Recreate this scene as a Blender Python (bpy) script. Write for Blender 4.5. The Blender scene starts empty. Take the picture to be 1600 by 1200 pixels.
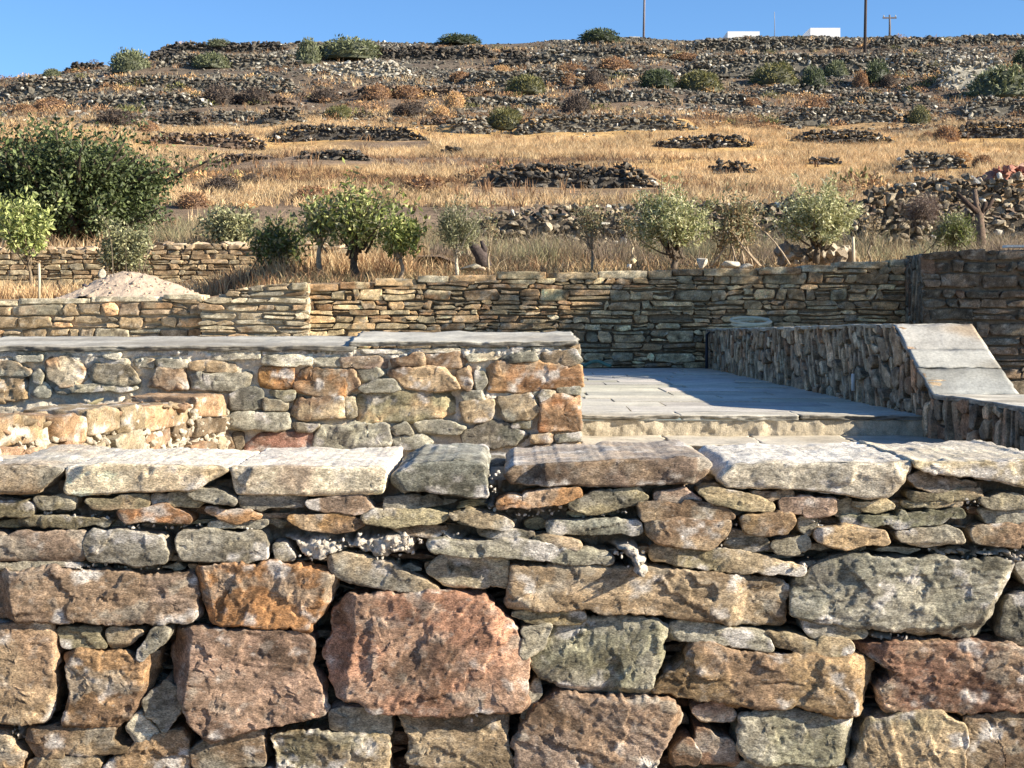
import bpy, bmesh, math, random
import numpy as np
from mathutils import Vector

# ------------------------------------------------------------------ camera, sky, sun
scene = bpy.context.scene
F = 2311.0            # focal length in pixels of the 1600 px wide photograph
EYE = 1.7
HOR = 490.0           # image row of the horizon
cam_d = bpy.data.cameras.new('camera')
cam = bpy.data.objects.new('camera', cam_d)
scene.collection.objects.link(cam)
cam.location = (0, 0, EYE)
cam.rotation_euler = (math.radians(90), 0, 0)
cam_d.sensor_width = 36.0
cam_d.lens = 36.0 * F / 1600.0
cam_d.shift_y = -(600.0 - HOR) / 1600.0
cam_d.clip_start = 0.05
cam_d.clip_end = 3000.0
scene.camera = cam

SUN = np.array([2.0, -0.64, 1.0]); SUN = SUN / np.linalg.norm(SUN)
sun_el = math.asin(SUN[2]); sun_az = math.atan2(SUN[0], SUN[1])
world = bpy.data.worlds.new('World'); scene.world = world
world.use_nodes = True
nt = world.node_tree
bg = nt.nodes['Background']
sky = nt.nodes.new('ShaderNodeTexSky')
sky.sky_type = 'NISHITA'; sky.sun_disc = False
sky.sun_elevation = sun_el; sky.sun_rotation = sun_az
sky.air_density = 1.0; sky.dust_density = 0.1; sky.ozone_density = 8.0; sky.altitude = 300
nt.links.new(sky.outputs[0], bg.inputs[0])
bg.inputs[1].default_value = 0.082
sd = bpy.data.lights.new('sun', 'SUN'); sd.energy = 5.0; sd.angle = math.radians(0.5)
sd.color = (1.0, 0.91, 0.77)
so = bpy.data.objects.new('sun', sd); scene.collection.objects.link(so)
so.rotation_euler = Vector(-SUN).to_track_quat('-Z', 'Y').to_euler()
so.location = (30, -16, 20)
vs = scene.view_settings
vs.view_transform = 'Standard'; vs.look = 'None'; vs.gamma = 1.0; vs.exposure = 1.22
vs.use_curve_mapping = False

# ------------------------------------------------------------------ helpers
COL = scene.collection
rng = np.random.default_rng(7)

def X_(px, Y): return (px - 800.0) * Y / F
def Z_(py, Y): return EYE - (py - HOR) * Y / F

def lin(c):
    c = np.asarray(c, float) / 255.0
    return np.where(c <= 0.04045, c / 12.92, ((c + 0.055) / 1.055) ** 2.4)
def alb(c, k=1.15, sat=0.72):         # surface colour from the tone the sunlit photograph shows
    l = lin(c); g = (l @ np.array([.2126, .7152, .0722]))[..., None] if l.ndim > 1 else l @ np.array([.2126, .7152, .0722])
    return np.clip((g + (l - g) * sat) / k * np.array([1.0, .985, .935]), 0.004, 0.8)

def _hash(ix, iy, iz, seed):
    h = (ix.astype(np.int64) * 374761393 + iy.astype(np.int64) * 668265263 +
         iz.astype(np.int64) * 2147483647 + seed * 1274126177) & 0xFFFFFFFF
    h = ((h ^ (h >> 13)) * 1274126177) & 0xFFFFFFFF
    h = h ^ (h >> 16)
    return (h & 0xFFFFFF).astype(np.float64) / 0xFFFFFF * 2 - 1
def vnoise(p, seed=0):
    p = np.asarray(p, float)
    if p.shape[-1] == 2: p = np.concatenate([p, np.zeros(p.shape[:-1] + (1,))], -1)
    i = np.floor(p).astype(np.int64); f = p - i
    f = f * f * f * (f * (f * 6 - 15) + 10)
    x, y, z = i[..., 0], i[..., 1], i[..., 2]
    fx, fy, fz = f[..., 0], f[..., 1], f[..., 2]
    def L(a, b, t): return a + (b - a) * t
    c00 = L(_hash(x, y, z, seed), _hash(x + 1, y, z, seed), fx)
    c10 = L(_hash(x, y + 1, z, seed), _hash(x + 1, y + 1, z, seed), fx)
    c01 = L(_hash(x, y, z + 1, seed), _hash(x + 1, y, z + 1, seed), fx)
    c11 = L(_hash(x, y + 1, z + 1, seed), _hash(x + 1, y + 1, z + 1, seed), fx)
    return L(L(c00, c10, fy), L(c01, c11, fy), fz)
def fbm(p, octv=4, seed=0, gain=0.5, lac=2.03):
    a = 1.0; s = 0.0; t = 0.0
    p = np.asarray(p, float)
    for o in range(octv):
        s = s + a * vnoise(p * lac ** o, seed + o * 17); t += a; a *= gain
    return s / t
def sstep(a, b, x):
    t = np.clip((x - a) / (b - a), 0, 1); return t * t * (3 - 2 * t)

def tag(o, label=None, cat=None, group=None, kind=None):
    if label: o['label'] = label
    if cat: o['category'] = cat
    if group: o['group'] = group
    if kind: o['kind'] = kind
    return o
def empty(name, loc, label, cat, group=None):
    o = bpy.data.objects.new(name, None); COL.objects.link(o)
    o.location = loc; o.empty_display_size = 0.2
    return tag(o, label, cat, group)
def mesh(name, V, Fs, col=None, smooth=False, uv=None):
    """Fs: one array or a list of arrays, each (n,3) or (n,4)"""
    if not isinstance(Fs, (list, tuple)): Fs = [Fs]
    Fs = [np.asarray(f, np.int64) for f in Fs if len(f)]
    V = np.asarray(V, np.float64)
    me = bpy.data.meshes.new(name)
    me.vertices.add(len(V)); me.vertices.foreach_set('co', V.astype(np.float32).ravel())
    nl = sum(f.size for f in Fs); npol = sum(len(f) for f in Fs)
    me.loops.add(nl); me.polygons.add(npol)
    me.loops.foreach_set('vertex_index', np.concatenate([f.ravel() for f in Fs]).astype(np.int32))
    tot = np.concatenate([np.full(len(f), f.shape[1]) for f in Fs])
    st = np.concatenate([[0], np.cumsum(tot)[:-1]])
    me.polygons.foreach_set('loop_start', st.astype(np.int32))
    me.polygons.foreach_set('loop_total', tot.astype(np.int32))
    me.polygons.foreach_set('use_smooth', np.full(npol, bool(smooth)))
    if col is not None:
        col = np.asarray(col, float)
        if col.ndim == 1: col = np.tile(col, (len(V), 1))
        a = me.attributes.new('col', 'FLOAT_COLOR', 'POINT')
        c4 = np.ones((len(V), 4), np.float32); c4[:, :3] = col
        a.data.foreach_set('color', c4.ravel())
    me.update(calc_edges=True); me.validate()
    return me
def obj(name, V, Fs, mat, parent=None, col=None, smooth=False, loc=None):
    V = np.asarray(V, float)
    off = np.array(parent.matrix_basis.translation) if parent is not None else (np.array(loc) if loc is not None else np.zeros(3))
    if parent is not None and parent.parent is not None:
        off = off + np.array(parent.parent.matrix_basis.translation)
    me = mesh(name, V - off, Fs, col, smooth)
    if mat: me.materials.append(mat)
    o = bpy.data.objects.new(name, me); COL.objects.link(o)
    if parent is not None: o.parent = parent
    else: o.location = off
    return o
def join(parts):
    """list of (V, F or [F..], C) -> one"""
    Vs, Fd, Cs, n = [], {}, [], 0
    for p in parts:
        V, Fl, C = p
        if not isinstance(Fl, (list, tuple)): Fl = [Fl]
        for f in Fl:
            f = np.asarray(f)
            if len(f): Fd.setdefault(f.shape[1], []).append(f + n)
        Vs.append(V); C = np.asarray(C, float)
        Cs.append(np.tile(C, (len(V), 1)) if C.ndim == 1 else C); n += len(V)
    return np.concatenate(Vs), [np.concatenate(v) for v in Fd.values()], np.concatenate(Cs)

# ------------------------------------------------------------------ materials
def attr_mat(name, rough=0.9, n1=(14, 0.5), n2=(90, 0.4), bump=(160, 0.5, 0.01), speck=None, trans=0.0, spec=0.25, bump2=None, stretch=None):
    m = bpy.data.materials.new(name); m.use_nodes = True
    t = m.node_tree; N = t.nodes; L = t.links
    b = N['Principled BSDF']; b.inputs['Roughness'].default_value = rough
    b.inputs['Specular IOR Level'].default_value = spec
    at = N.new('ShaderNodeAttribute'); at.attribute_name = 'col'
    tc = N.new('ShaderNodeTexCoord')
    co = tc.outputs['Object']
    if stretch:
        mp = N.new('ShaderNodeMapping'); mp.inputs['Scale'].default_value = stretch
        L.new(co, mp.inputs['Vector']); co = mp.outputs[0]
    cur = at.outputs['Color']
    for (sc, am) in (n1, n2):
        if not am: continue
        no = N.new('ShaderNodeTexNoise'); no.inputs['Scale'].default_value = sc
        no.inputs['Detail'].default_value = 6; no.inputs['Roughness'].default_value = 0.65
        L.new(co, no.inputs['Vector'])
        mr = N.new('ShaderNodeMapRange')
        mr.inputs[1].default_value = 0.3; mr.inputs[2].default_value = 0.7
        mr.inputs[3].default_value = 1 - am; mr.inputs[4].default_value = 1 + am
        L.new(no.outputs[0], mr.inputs[0])
        mx = N.new('ShaderNodeMix'); mx.data_type = 'RGBA'; mx.blend_type = 'MULTIPLY'
        mx.inputs[0].default_value = 1.0
        L.new(cur, mx.inputs[6]); L.new(mr.outputs[0], mx.inputs[7]); cur = mx.outputs[2]
    if speck:
        sc, lo, hi, colr, am = speck
        no = N.new('ShaderNodeTexNoise'); no.inputs['Scale'].default_value = sc
        no.inputs['Detail'].default_value = 4
        L.new(co, no.inputs['Vector'])
        mr = N.new('ShaderNodeMapRange'); mr.inputs[1].default_value = lo; mr.inputs[2].default_value = hi
        mr.inputs[3].default_value = 0; mr.inputs[4].default_value = am
        L.new(no.outputs[0], mr.inputs[0])
        mx = N.new('ShaderNodeMix'); mx.data_type = 'RGBA'
        mx.inputs[7].default_value = (*colr, 1)
        L.new(mr.outputs[0], mx.inputs[0]); L.new(cur, mx.inputs[6]); cur = mx.outputs[2]
    L.new(cur, b.inputs['Base Color'])
    prev = None
    for bb in (bump, bump2):
        if not bb: continue
        sc, st, di = bb
        no = N.new('ShaderNodeTexNoise'); no.inputs['Scale'].default_value = sc
        no.inputs['Detail'].default_value = 8; no.inputs['Roughness'].default_value = 0.7
        L.new(co, no.inputs['Vector'])
        bu = N.new('ShaderNodeBump'); bu.inputs['Strength'].default_value = st
        bu.inputs['Distance'].default_value = di
        L.new(no.outputs[0], bu.inputs['Height'])
        if prev is not None: L.new(prev, bu.inputs['Normal'])
        prev = bu.outputs[0]
    if prev is not None: L.new(prev, b.inputs['Normal'])
    if trans:
        out = N['Material Output']
        tr = N.new('ShaderNodeBsdfTranslucent'); L.new(cur, tr.inputs[0])
        ms = N.new('ShaderNodeMixShader'); ms.inputs[0].default_value = trans
        L.new(b.outputs[0], ms.inputs[1]); L.new(tr.outputs[0], ms.inputs[2])
        L.new(ms.outputs[0], out.inputs['Surface'])
    return m
M = {}
M['stone'] = attr_mat('schist_stone', 0.88, (120, 0.5), (380, 0.75), (300, 0.9, 0.0034), speck=(130, 0.62, 0.72, (0.52, 0.47, 0.38), 0.35), bump2=(90, 0.4, 0.0022), stretch=(.45, 1, 1))
M['wallstone'] = attr_mat('wall_stone', 0.9, (12, 0.35), (90, 0.6), (110, 0.8, 0.008), speck=(60, 0.64, 0.75, (0.5, 0.46, 0.38), 0.5))
M['mortar'] = attr_mat('mortar', 0.95, (25, 0.25), (160, 0.35), (140, 0.9, 0.01))
M['slate'] = attr_mat('slate_slab', 0.75, (5, 0.22), (60, 0.25), (60, 0.4, 0.006))
M['rubble'] = attr_mat('field_rubble', 0.92, (6, 0.4), (30, 0.45), (20, 0.7, 0.03), speck=(14, 0.6, 0.72, (0.42, 0.4, 0.36), 0.5))
M['soil'] = attr_mat('dry_ground', 0.97, (0.9, 0.4), (9, 0.45), (14, 0.8, 0.08))
M['grass'] = attr_mat('dry_grass', 0.8, (1, 0), (1, 0), None, trans=0.3)
M['leaf'] = attr_mat('leaf', 0.55, (1, 0), (1, 0), None, trans=0.22, spec=0.35)
M['twig'] = attr_mat('twig', 0.9, (1, 0), (1, 0), None, trans=0.1)
M['bark'] = attr_mat('bark', 0.95, (20, 0.4), (90, 0.4), (60, 0.8, 0.02))
M['white'] = attr_mat('whitewash', 0.85, (1.5, 0.05), (20, 0.04), (12, 0.15, 0.02))
M['wood'] = attr_mat('weathered_wood', 0.85, (8, 0.25), (60, 0.3), (60, 0.5, 0.01), stretch=(1, 1, 0.15))
M['plastic'] = attr_mat('hose_rubber', 0.5, (5, 0.1), (40, 0.1), None)
M['sand'] = attr_mat('building_sand', 0.97, (4, 0.12), (60, 0.3), (60, 0.8, 0.02))

# ------------------------------------------------------------------ stones
def chaikin(P, n=1, r=0.13):
    for _ in range(n):
        Q = np.roll(P, -1, 0)
        P = np.stack([P * (1 - r) + Q * r, P * r + Q * (1 - r)], 1).reshape(-1, 2)
    return P
def chamfer(P, c=0.007):
    out = []
    for i in range(len(P)):
        a, b, d = P[i - 1], P[i], P[(i + 1) % len(P)]
        la, ld = np.linalg.norm(a - b), np.linalg.norm(d - b)
        out.append(b + (a - b) / (la + 1e-9) * min(c, .14 * la, .2 * ld)); out.append(b + (d - b) / (ld + 1e-9) * min(c, .3 * ld))
    return np.array(out)
def resample(P, res, nmin=12):
    """points about res apart that keep every corner"""
    L = np.linalg.norm(np.roll(P, -1, 0) - P, axis=1); res = min(res, L.sum() / nmin); out = []
    for i in range(len(P)):
        n = max(1, int(round(L[i] / res))); t = np.arange(n)[:, None] / n
        out.append(P[i] * (1 - t) + P[(i + 1) % len(P)] * t)
    return np.concatenate(out)

def stone_geo(poly, y0, depth, res, seed, c0, c1=None, mix=0.35, rough=1.0, strata=None, facets=4,
              nside=4, edge=0.006, smear=0.0, slope=0.07, painted_toplight=0.0, sided=None, grow=0.0, flake=1.0, cut=0.005, bev=(), jag=0.0):
    """A broken schist block: outline in (u, v), front at y0 (towards the viewer is -y), running back by depth.
    Returns local (u, y, v) vertices, quads and vertex colours."""
    r = np.random.default_rng(seed)
    P = np.asarray(poly, float)
    A = 0.5 * np.sum(P[:, 0] * np.roll(P[:, 1], -1) - np.roll(P[:, 0], -1) * P[:, 1])
    if A < 0: P = P[::-1]
    if jag > 0:                                   # break long edges into short straight facets
        q_ = []
        for i in range(len(P)):
            a_, b_ = P[i], P[(i + 1) % len(P)]; e_ = b_ - a_; l_ = np.linalg.norm(e_) + 1e-9; q_.append(a_)
            m_ = int(l_ / jag * r.uniform(.5, 1.1)); n_ = np.array([e_[1], -e_[0]]) / l_
            for t_ in np.sort(r.uniform(.15, .85, m_)): q_.append(a_ + e_ * t_ + n_ * r.normal(0, min(.0042, .10 * l_)))
        P = np.array(q_)
    P = resample(chamfer(chamfer(P, cut), cut * .4), res)
    N = len(P); so = seed * 3.71 % 97
    ctr = P.mean(0)
    tg = np.roll(P, -1, 0) - np.roll(P, 1, 0); tg /= np.linalg.norm(tg, axis=1)[:, None] + 1e-9
    nr_ = np.stack([tg[:, 1], -tg[:, 0]], 1)
    Q = P - ctr
    w, vec = np.linalg.eigh(Q.T @ Q / N)
    ax = vec[:, 1]; pr = Q @ ax; pq = Q @ vec[:, 0]
    a = (pr.max() - pr.min()) / 2; b = (pq.max() - pq.min()) / 2
    sz = float(np.clip(b / 0.07, 0.25, 1.0)); szr = max(sz, .55)
    q3 = np.concatenate([P * 22, np.full((N, 1), so)], 1)
    P = P + nr_ * (grow + (fbm(q3, 3, seed) * 0.006 + fbm(q3 * 4.5, 2, seed + 5) * 0.005) * szr * rough)[:, None]
    Q = P - ctr; pr = Q @ ax
    half = max(a - b, 0.0) * 0.95
    mid0 = (pr.max() + pr.min()) / 2
    Mp = ctr + np.clip(pr - mid0, -half, half)[:, None] * ax + mid0 * ax
    rad = np.linalg.norm(P - Mp, axis=1)
    nr = int(np.clip(b / res, 3, 90))
    ts = 1 - np.arange(nr + 1) / nr
    dl = min(edge * 1.3 * sz / max(b, 1e-3), .5 / nr)
    ts = np.concatenate([[1.0, 1 - dl], ts[1:]])          # a ring close to the arris keeps it crisp
    uv = Mp[None] + ts[:, None, None] * (P - Mp)[None]           # (nr+1, N, 2)
    d = (1 - ts)[:, None] * rad[None]
    U = uv[..., 0]; Vv = uv[..., 1]
    e3 = np.stack([U * 30, Vv * 30, np.full_like(U, so)], -1)
    er = edge * sz * (1.0 + 0.8 * vnoise(e3, seed + 9))
    e = np.clip(1 - d / np.maximum(er, 1e-4), 0, 1)
    h = er * (1 - np.sqrt(np.clip(1 - e * e, 0, 1)))
    # split corners: flat bevels
    loc = np.stack([(uv - ctr) @ ax, (uv - ctr) @ vec[:, 0]], -1)
    for k in range(facets):
        th = r.uniform(0, 2 * math.pi); dr = np.array([math.cos(th), math.sin(th)])
        reach = abs(dr[0]) * a + abs(dr[1]) * b
        of = reach * r.uniform(0.6, 0.97); sl = r.uniform(0.35, 1.3)
        wob = fbm(np.stack([U * 18, Vv * 18, np.full_like(U, so + k)], -1), 3, seed + k) * 0.012 * sz
        h = h + np.clip((loc @ dr - of + wob) * sl, 0, 0.03 * sz)
    for (th, fo, sl) in bev:
        dr = np.array([math.cos(th), math.sin(th)]); q0 = (uv - ctr) @ dr
        h = h + np.clip((q0 - q0.max() * fo + fbm(np.stack([U * 20, Vv * 20, np.full_like(U, so)], -1), 2, seed) * .006) * sl, 0, .09)
    sx, sz_ = r.uniform(-slope, slope, 2)
    h = h + (U - ctr[0]) * sx + (Vv - ctr[1]) * sz_
    # broken face: flakes (tilted flat patches with small ledges), ridges along the bedding, grain
    ang = r.choice([r.uniform(-0.3, 0.3), r.uniform(-1.2, 1.2)]) if strata is None else strata
    lam = 1.0 + 1.6 * float(a / b > 2.4)
    if lam > 1: ang = r.uniform(-.12, .12)
    axr = math.atan2(ax[1], ax[0]); axr = axr - math.pi * round(axr / math.pi)
    if lam > 1: ang += axr
    ca, sa = math.cos(ang), math.sin(ang)
    lu = U * ca + Vv * sa; lv = -U * sa + Vv * ca
    p = np.stack([U, Vv, np.full_like(U, so)], -1)
    shade = np.ones_like(U)
    c0p = uv.reshape(-1, 2).min(0); c1p = uv.reshape(-1, 2).max(0)
    wx = fbm(p * 30, 3, seed + 41) * 0.03; wy = fbm(p * 30, 3, seed + 43) * 0.03
    for (sp, so_, ss, dim) in ((0.11, 0.0024, 0.045, 0.13), (0.030, 0.0006, 0.05, 0.10)):
        sp = sp * (0.45 + 0.55 * sz)
        n = int(np.clip((c1p[0] - c0p[0]) * (c1p[1] - c0p[1]) / sp ** 2 * 1.6, 2, 160))
        S = r.uniform(c0p, c1p, (n, 2)); of = r.normal(0, so_, n); slx = r.normal(0, ss, (n, 2)); br = 1 + r.normal(0, dim, n)
        Sx = S[:, 0] * ca + S[:, 1] * sa; Sy = -S[:, 0] * sa + S[:, 1] * ca
        D = (lu[..., None] + wx[..., None] - Sx) ** 2 + ((lv[..., None] + wy[..., None] - Sy) * 1.7) ** 2
        i1 = np.argmin(D, -1)
        hk = of[i1] + (U - S[i1, 0]) * slx[i1, 0] + (Vv - S[i1, 1]) * slx[i1, 1]
        h = h - np.clip(hk, -0.02, 0.02) * flake * szr * (0.3 + 0.7 * sstep(0, 0.015, d)); shade = shade * br[i1]
    rd = (1 - np.abs(fbm(np.stack([lu * 9, lv * 42, np.full_like(U, so)], -1), 4, seed + 51)) * 2) * 0.0010 * lam
    fine = fbm(np.stack([lu * 15, lv * 95, np.full_like(U, so)], -1), 3, seed + 71, .6) * 0.0013 + fbm(p * 6, 2, seed) * 0.004
    fade = 0.35 + 0.65 * sstep(0, 0.012, d)
    h = h - (rd + fine) * rough * szr * fade
    Yf = y0 + h
    front = np.stack([U, Yf, Vv], -1)
    ye = Yf[0]
    sides = []
    for f in [(j / nside) ** 1.4 for j in range(nside, 0, -1)] + [min(.006 / depth, .3 / nside)]:
        y = ye + f * depth * (1 if sided is None else 1)
        s3 = np.stack([P[:, 0] * 20, P[:, 1] * 20, y * 20 + so], -1)
        dis = (fbm(s3, 3, seed + 3) * 0.014 - 0.004 * f) * sz * rough
        pp = P + nr_ * dis[:, None]
        sides.append(np.stack([pp[:, 0], y, pp[:, 1]], -1))
    R = np.concatenate([np.array(sides), front], 0) if sides else front
    K = len(R); V = R.reshape(-1, 3)
    i = np.arange(N); jn = (i + 1) % N
    Fq = np.concatenate([np.stack([k * N + i, k * N + jn, (k + 1) * N + jn, (k + 1) * N + i], 1) for k in range(K - 1)])
    # colour: two tones of the rock, dark grains, mortar smears
    tint = np.array([1.0, .995, .92])
    c0 = alb(c0) * tint; c1 = alb(c1) * tint if c1 is not None else c0 * np.array([0.72, 0.68, 0.62])
    w3 = V * 7.5 + so
    m = sstep(0.5 - mix - 0.18, 0.5 - mix + 0.30, fbm(w3, 4, seed + 101) * 0.9 + 0.12)
    C = c0[None] * (1 - m[:, None]) + c1[None] * m[:, None]
    m2 = sstep(.02, .34, fbm(np.stack([(V[:, 0] * ca + V[:, 2] * sa) * 5 + so * 1.7, (V[:, 2] * ca - V[:, 0] * sa) * 13, V[:, 1] * 8], -1), 4, seed + 111, .55))[:, None]
    C = C * (1 - m2) + (C * .62 * np.array([1, .97, .93])) * m2
    m3 = sstep(.2, .36, fbm(V * 9 - so, 4, seed + 121, .6))[:, None] * .45
    C = C * (1 - m3) + np.array([.34, .31, .24]) * m3
    lum = 1.0 + 0.5 * fbm(V * 34 + so, 4, seed + 131, .6)
    st = fbm(np.stack([(V[:, 0] * ca + V[:, 2] * sa) * 9, (V[:, 2] * ca - V[:, 0] * sa) * 55, V[:, 1] * 9], -1), 3, seed + 141)
    lum = lum * (1 + 0.32 * st)
    lum[-shade.size:] *= shade.ravel()
    C = C * lum[:, None]
    pale = sstep(0.22, 0.42, fbm(V * 26 + so * 2, 3, seed + 151))
    C = C + (np.array([0.5, 0.46, 0.38]) - C) * (pale * 0.18)[:, None]
    if painted_toplight:  # sunlit brightness of the stone's upper side, painted into its colour
        tp = sstep(.012, .05, V[:, 1] - y0 + .02 * fbm(V * 25, 3, seed + 7)) * (V[:, 2] > ctr[1]) * painted_toplight * (.75 + .5 * fbm(V * np.array([9, 9, 9]), 3, seed + 8))
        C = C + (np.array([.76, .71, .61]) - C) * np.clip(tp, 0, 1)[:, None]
    if smear:
        sm = sstep(0.55 - smear, 0.8 - smear, fbm(V * 14 + so, 4, seed + 171) * 0.8 + 0.35)
        C = C + (np.array([0.58, 0.53, 0.46]) - C) * (sm * 0.8)[:, None]
    return V, Fq, np.clip(C, 0.01, 0.85)

def place(V, o, ud, nd=None):
    """local (u, y, v) -> world; o origin, ud unit vector of u in plan, y runs into the wall"""
    ud = np.array([ud[0], ud[1], 0.0]); ud /= np.linalg.norm(ud)
    nd = np.array([-ud[1], ud[0], 0.0])
    return np.array(o)[None] + V[:, :1] * ud + V[:, 1:2] * nd + V[:, 2:3] * np.array([0, 0, 1.0])

def courses(L, v0, top, hr, lr, r, thin=0.35, wavy=0.35, gap=0.006):
    """Random coursed rubble: polygons over (0..L) x (v0..top(u))."""
    polys = []; ph = r.uniform(0, 50)
    nmax = 60; us = np.linspace(0, L, 80)
    tp = np.array([top(u) for u in us])
    base = np.full_like(us, v0)
    k = 0
    while k < nmax:
        hh = r.uniform(*hr)
        up = base + hh * (1 + wavy * fbm(np.stack([us * 2.6 + ph, np.full_like(us, k * 3.1)], -1), 3, 11))
        if wavy < .3: up = base * .0 + np.maximum(up, np.median(base) + hh * .75) * .5 + .5 * (np.median(base) + hh)
        up = np.where(tp - up < hr[0] * 0.6, tp, up)
        if np.all(base >= tp - 1e-4): break
        u = -r.uniform(0, lr[0]); 
        while u < L:
            l = r.uniform(*lr) * r.choice([0.6, 1.0, 1.0, 1.35])
            ua, ub = max(u, 0), min(u + l, L); u += l
            if ub - ua < 0.04: continue
            g = gap
            def bl(x): return float(np.interp(x, us, base))
            def tl(x): return float(np.interp(x, us, up))
            um = (ua + ub) / 2
            if tl(um) - bl(um) < 0.025: continue
            parts = [(0, 1)]
            if r.random() < thin and tl(um) - bl(um) > hr[0] * 1.1:
                s = r.uniform(0.35, 0.65); parts = [(0, s), (s, 1)]
            for (f0, f1) in parts:
                hs = tl(um) - bl(um); f0 = f0 + r.uniform(0, .10); f1 = f1 - r.uniform(0, .18) * (r.random() < .7)
                j = lambda s_=1.0: r.uniform(-1, 1) * min(.02, .012 + .10 * hs) * s_
                def yy(x, f): return bl(x) + (tl(x) - bl(x)) * f
                sk = r.uniform(-0.03, 0.03)
                pg = [(ua + g + j() + max(sk, 0), yy(ua, f0) + g + j(.5)), (um, yy(um, f0) + g * .6 + j(.6)), (ub - g + j() + min(sk, 0), yy(ub, f0) + g + j(.5)),
                      (ub - g + j(), yy(ub, (f0 + f1) / 2)), (ub - g + j() - max(sk, 0), yy(ub, f1) - g + j(.5)), (um, yy(um, f1) - g * .6 + j(.6)),
                      (ua + g + j() - min(sk, 0), yy(ua, f1) - g + j(.5)), (ua + g + j(), yy(ua, (f0 + f1) / 2))]
                polys.append(np.array(pg))
        base = np.maximum(base, up); k += 1
    return polys

def masonry(L, v0, top, hr, lr, pal, seed, res=0.03, thin=0.35, prot=0.02, depth=0.14, upright=False, rough=0.9, edge=0.007, wavy=0.35, gap=0.006):
    """stones (joined) and the mortar sheet behind them, in local coordinates"""
    r = np.random.default_rng(seed); parts = []
    if upright:
        H = max(top(u) for u in np.linspace(0, L, 20)) - v0
        pl = courses(H, 0, lambda u: L, hr, lr, r, thin, wavy, gap)
        pl = [np.stack([p[:, 1], p[:, 0] + v0], 1) for p in pl]
        pl = [p for p in pl if p[:, 1].min() < top(float(np.clip(p[:, 0].mean(), 0, L))) - 0.02]
        pl = [np.stack([p[:, 0], np.minimum(p[:, 1], [top(float(np.clip(x, 0, L))) for x in p[:, 0]])], 1) for p in pl]
    else:
        pl = courses(L, v0, top, hr, lr, r, thin, wavy, gap)
    for k, p in enumerate(pl):
        c = np.array(pal[r.integers(len(pal))], float) * r.uniform(0.74, 1.12)
        c2 = np.array(pal[r.integers(len(pal))], float) * r.uniform(0.75, 1.0)
        if np.ptp(p[:, 0]) < 0.02 or np.ptp(p[:, 1]) < 0.015: continue
        V, Fq, C = stone_geo(p, -r.uniform(0, prot), depth, res, seed * 1000 + k, np.clip(c, 0, 250), np.clip(c2, 0, 250), r.uniform(0.1, 0.45), rough, nside=2, facets=3, edge=edge)
        parts.append((V, Fq, C))
    return join(parts)
def mortar_sheet(L, v0, top, y, seed, res=0.04, colr=(205, 190, 165), amp=0.012):
    nu = max(2, int(L / res)); us = np.linspace(0, L, nu)
    tp = np.array([top(u) for u in us]); nv = max(2, int((tp.max() - v0) / res))
    f = np.linspace(0, 1, nv)
    U = np.repeat(us[None], nv, 0); Vv = v0 + f[:, None] * (tp - v0)[None]
    Y = y - amp * fbm(np.stack([U * 18, Vv * 18, np.full_like(U, seed)], -1), 4, seed)
    V = np.stack([U, Y, Vv], -1).reshape(-1, 3)
    ii = np.arange(nv * nu).reshape(nv, nu)
    Fq = np.stack([ii[:-1, :-1], ii[:-1, 1:], ii[1:, 1:], ii[1:, :-1]], -1).reshape(-1, 4)
    C = alb(colr)[None] * (1 + 0.25 * fbm(V * 9 + seed, 3, seed))[:, None]
    return V, Fq, C

def poly_mask(U, Vv, pg, soft):
    """1 inside the polygon, fading over soft at its rim"""
    ins = np.zeros(U.shape, bool); dm = np.full(U.shape, 1e9)
    for i in range(len(pg)):
        a, b = pg[i], pg[(i + 1) % len(pg)]
        if a[1] != b[1]:
            c = ((a[1] > Vv) != (b[1] > Vv)) & (U < (b[0] - a[0]) * (Vv - a[1]) / (b[1] - a[1]) + a[0]); ins ^= c
        e = b - a; t = np.clip(((U - a[0]) * e[0] + (Vv - a[1]) * e[1]) / (e @ e + 1e-12), 0, 1)
        dm = np.minimum(dm, np.hypot(U - a[0] - t * e[0], Vv - a[1] - t * e[1]))
    return np.where(ins, sstep(0, soft, dm), 0)
# small field stones, reused in heaps and terrace walls
def _ico(sub):
    bm = bmesh.new(); bmesh.ops.create_icosphere(bm, subdivisions=sub, radius=1.0)
    V = np.array([v.co[:] for v in bm.verts]); Fq = np.array([[v.index for v in f.verts] for f in bm.faces]); bm.free()
    return V, Fq
ICO1, ICOF1 = _ico(1); ICO2, ICOF2 = _ico(2); ICO3, ICOF3 = _ico(3)
def rock_proto(k, V0=None, Fq=None):
    V0 = ICO2 if V0 is None else V0
    r = np.random.default_rng(500 + k); V = V0.copy()
    for _ in range(12):
        d = r.normal(size=3); d /= np.linalg.norm(d); o = r.uniform(0.35, 0.78)
        s = V @ d; V = V - np.clip(s - o, 0, None)[:, None] * d[None]
    V = V * (1 + 0.10 * fbm(V * 2 + k * 5, 3, k))[:, None]
    return V / np.abs(V).max(0)
ROCKS = [(rock_proto(k, ICO1), ICOF1) for k in range(12)]
ROCKS2 = [(rock_proto(k + 20), ICOF2) for k in range(10)]
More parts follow.
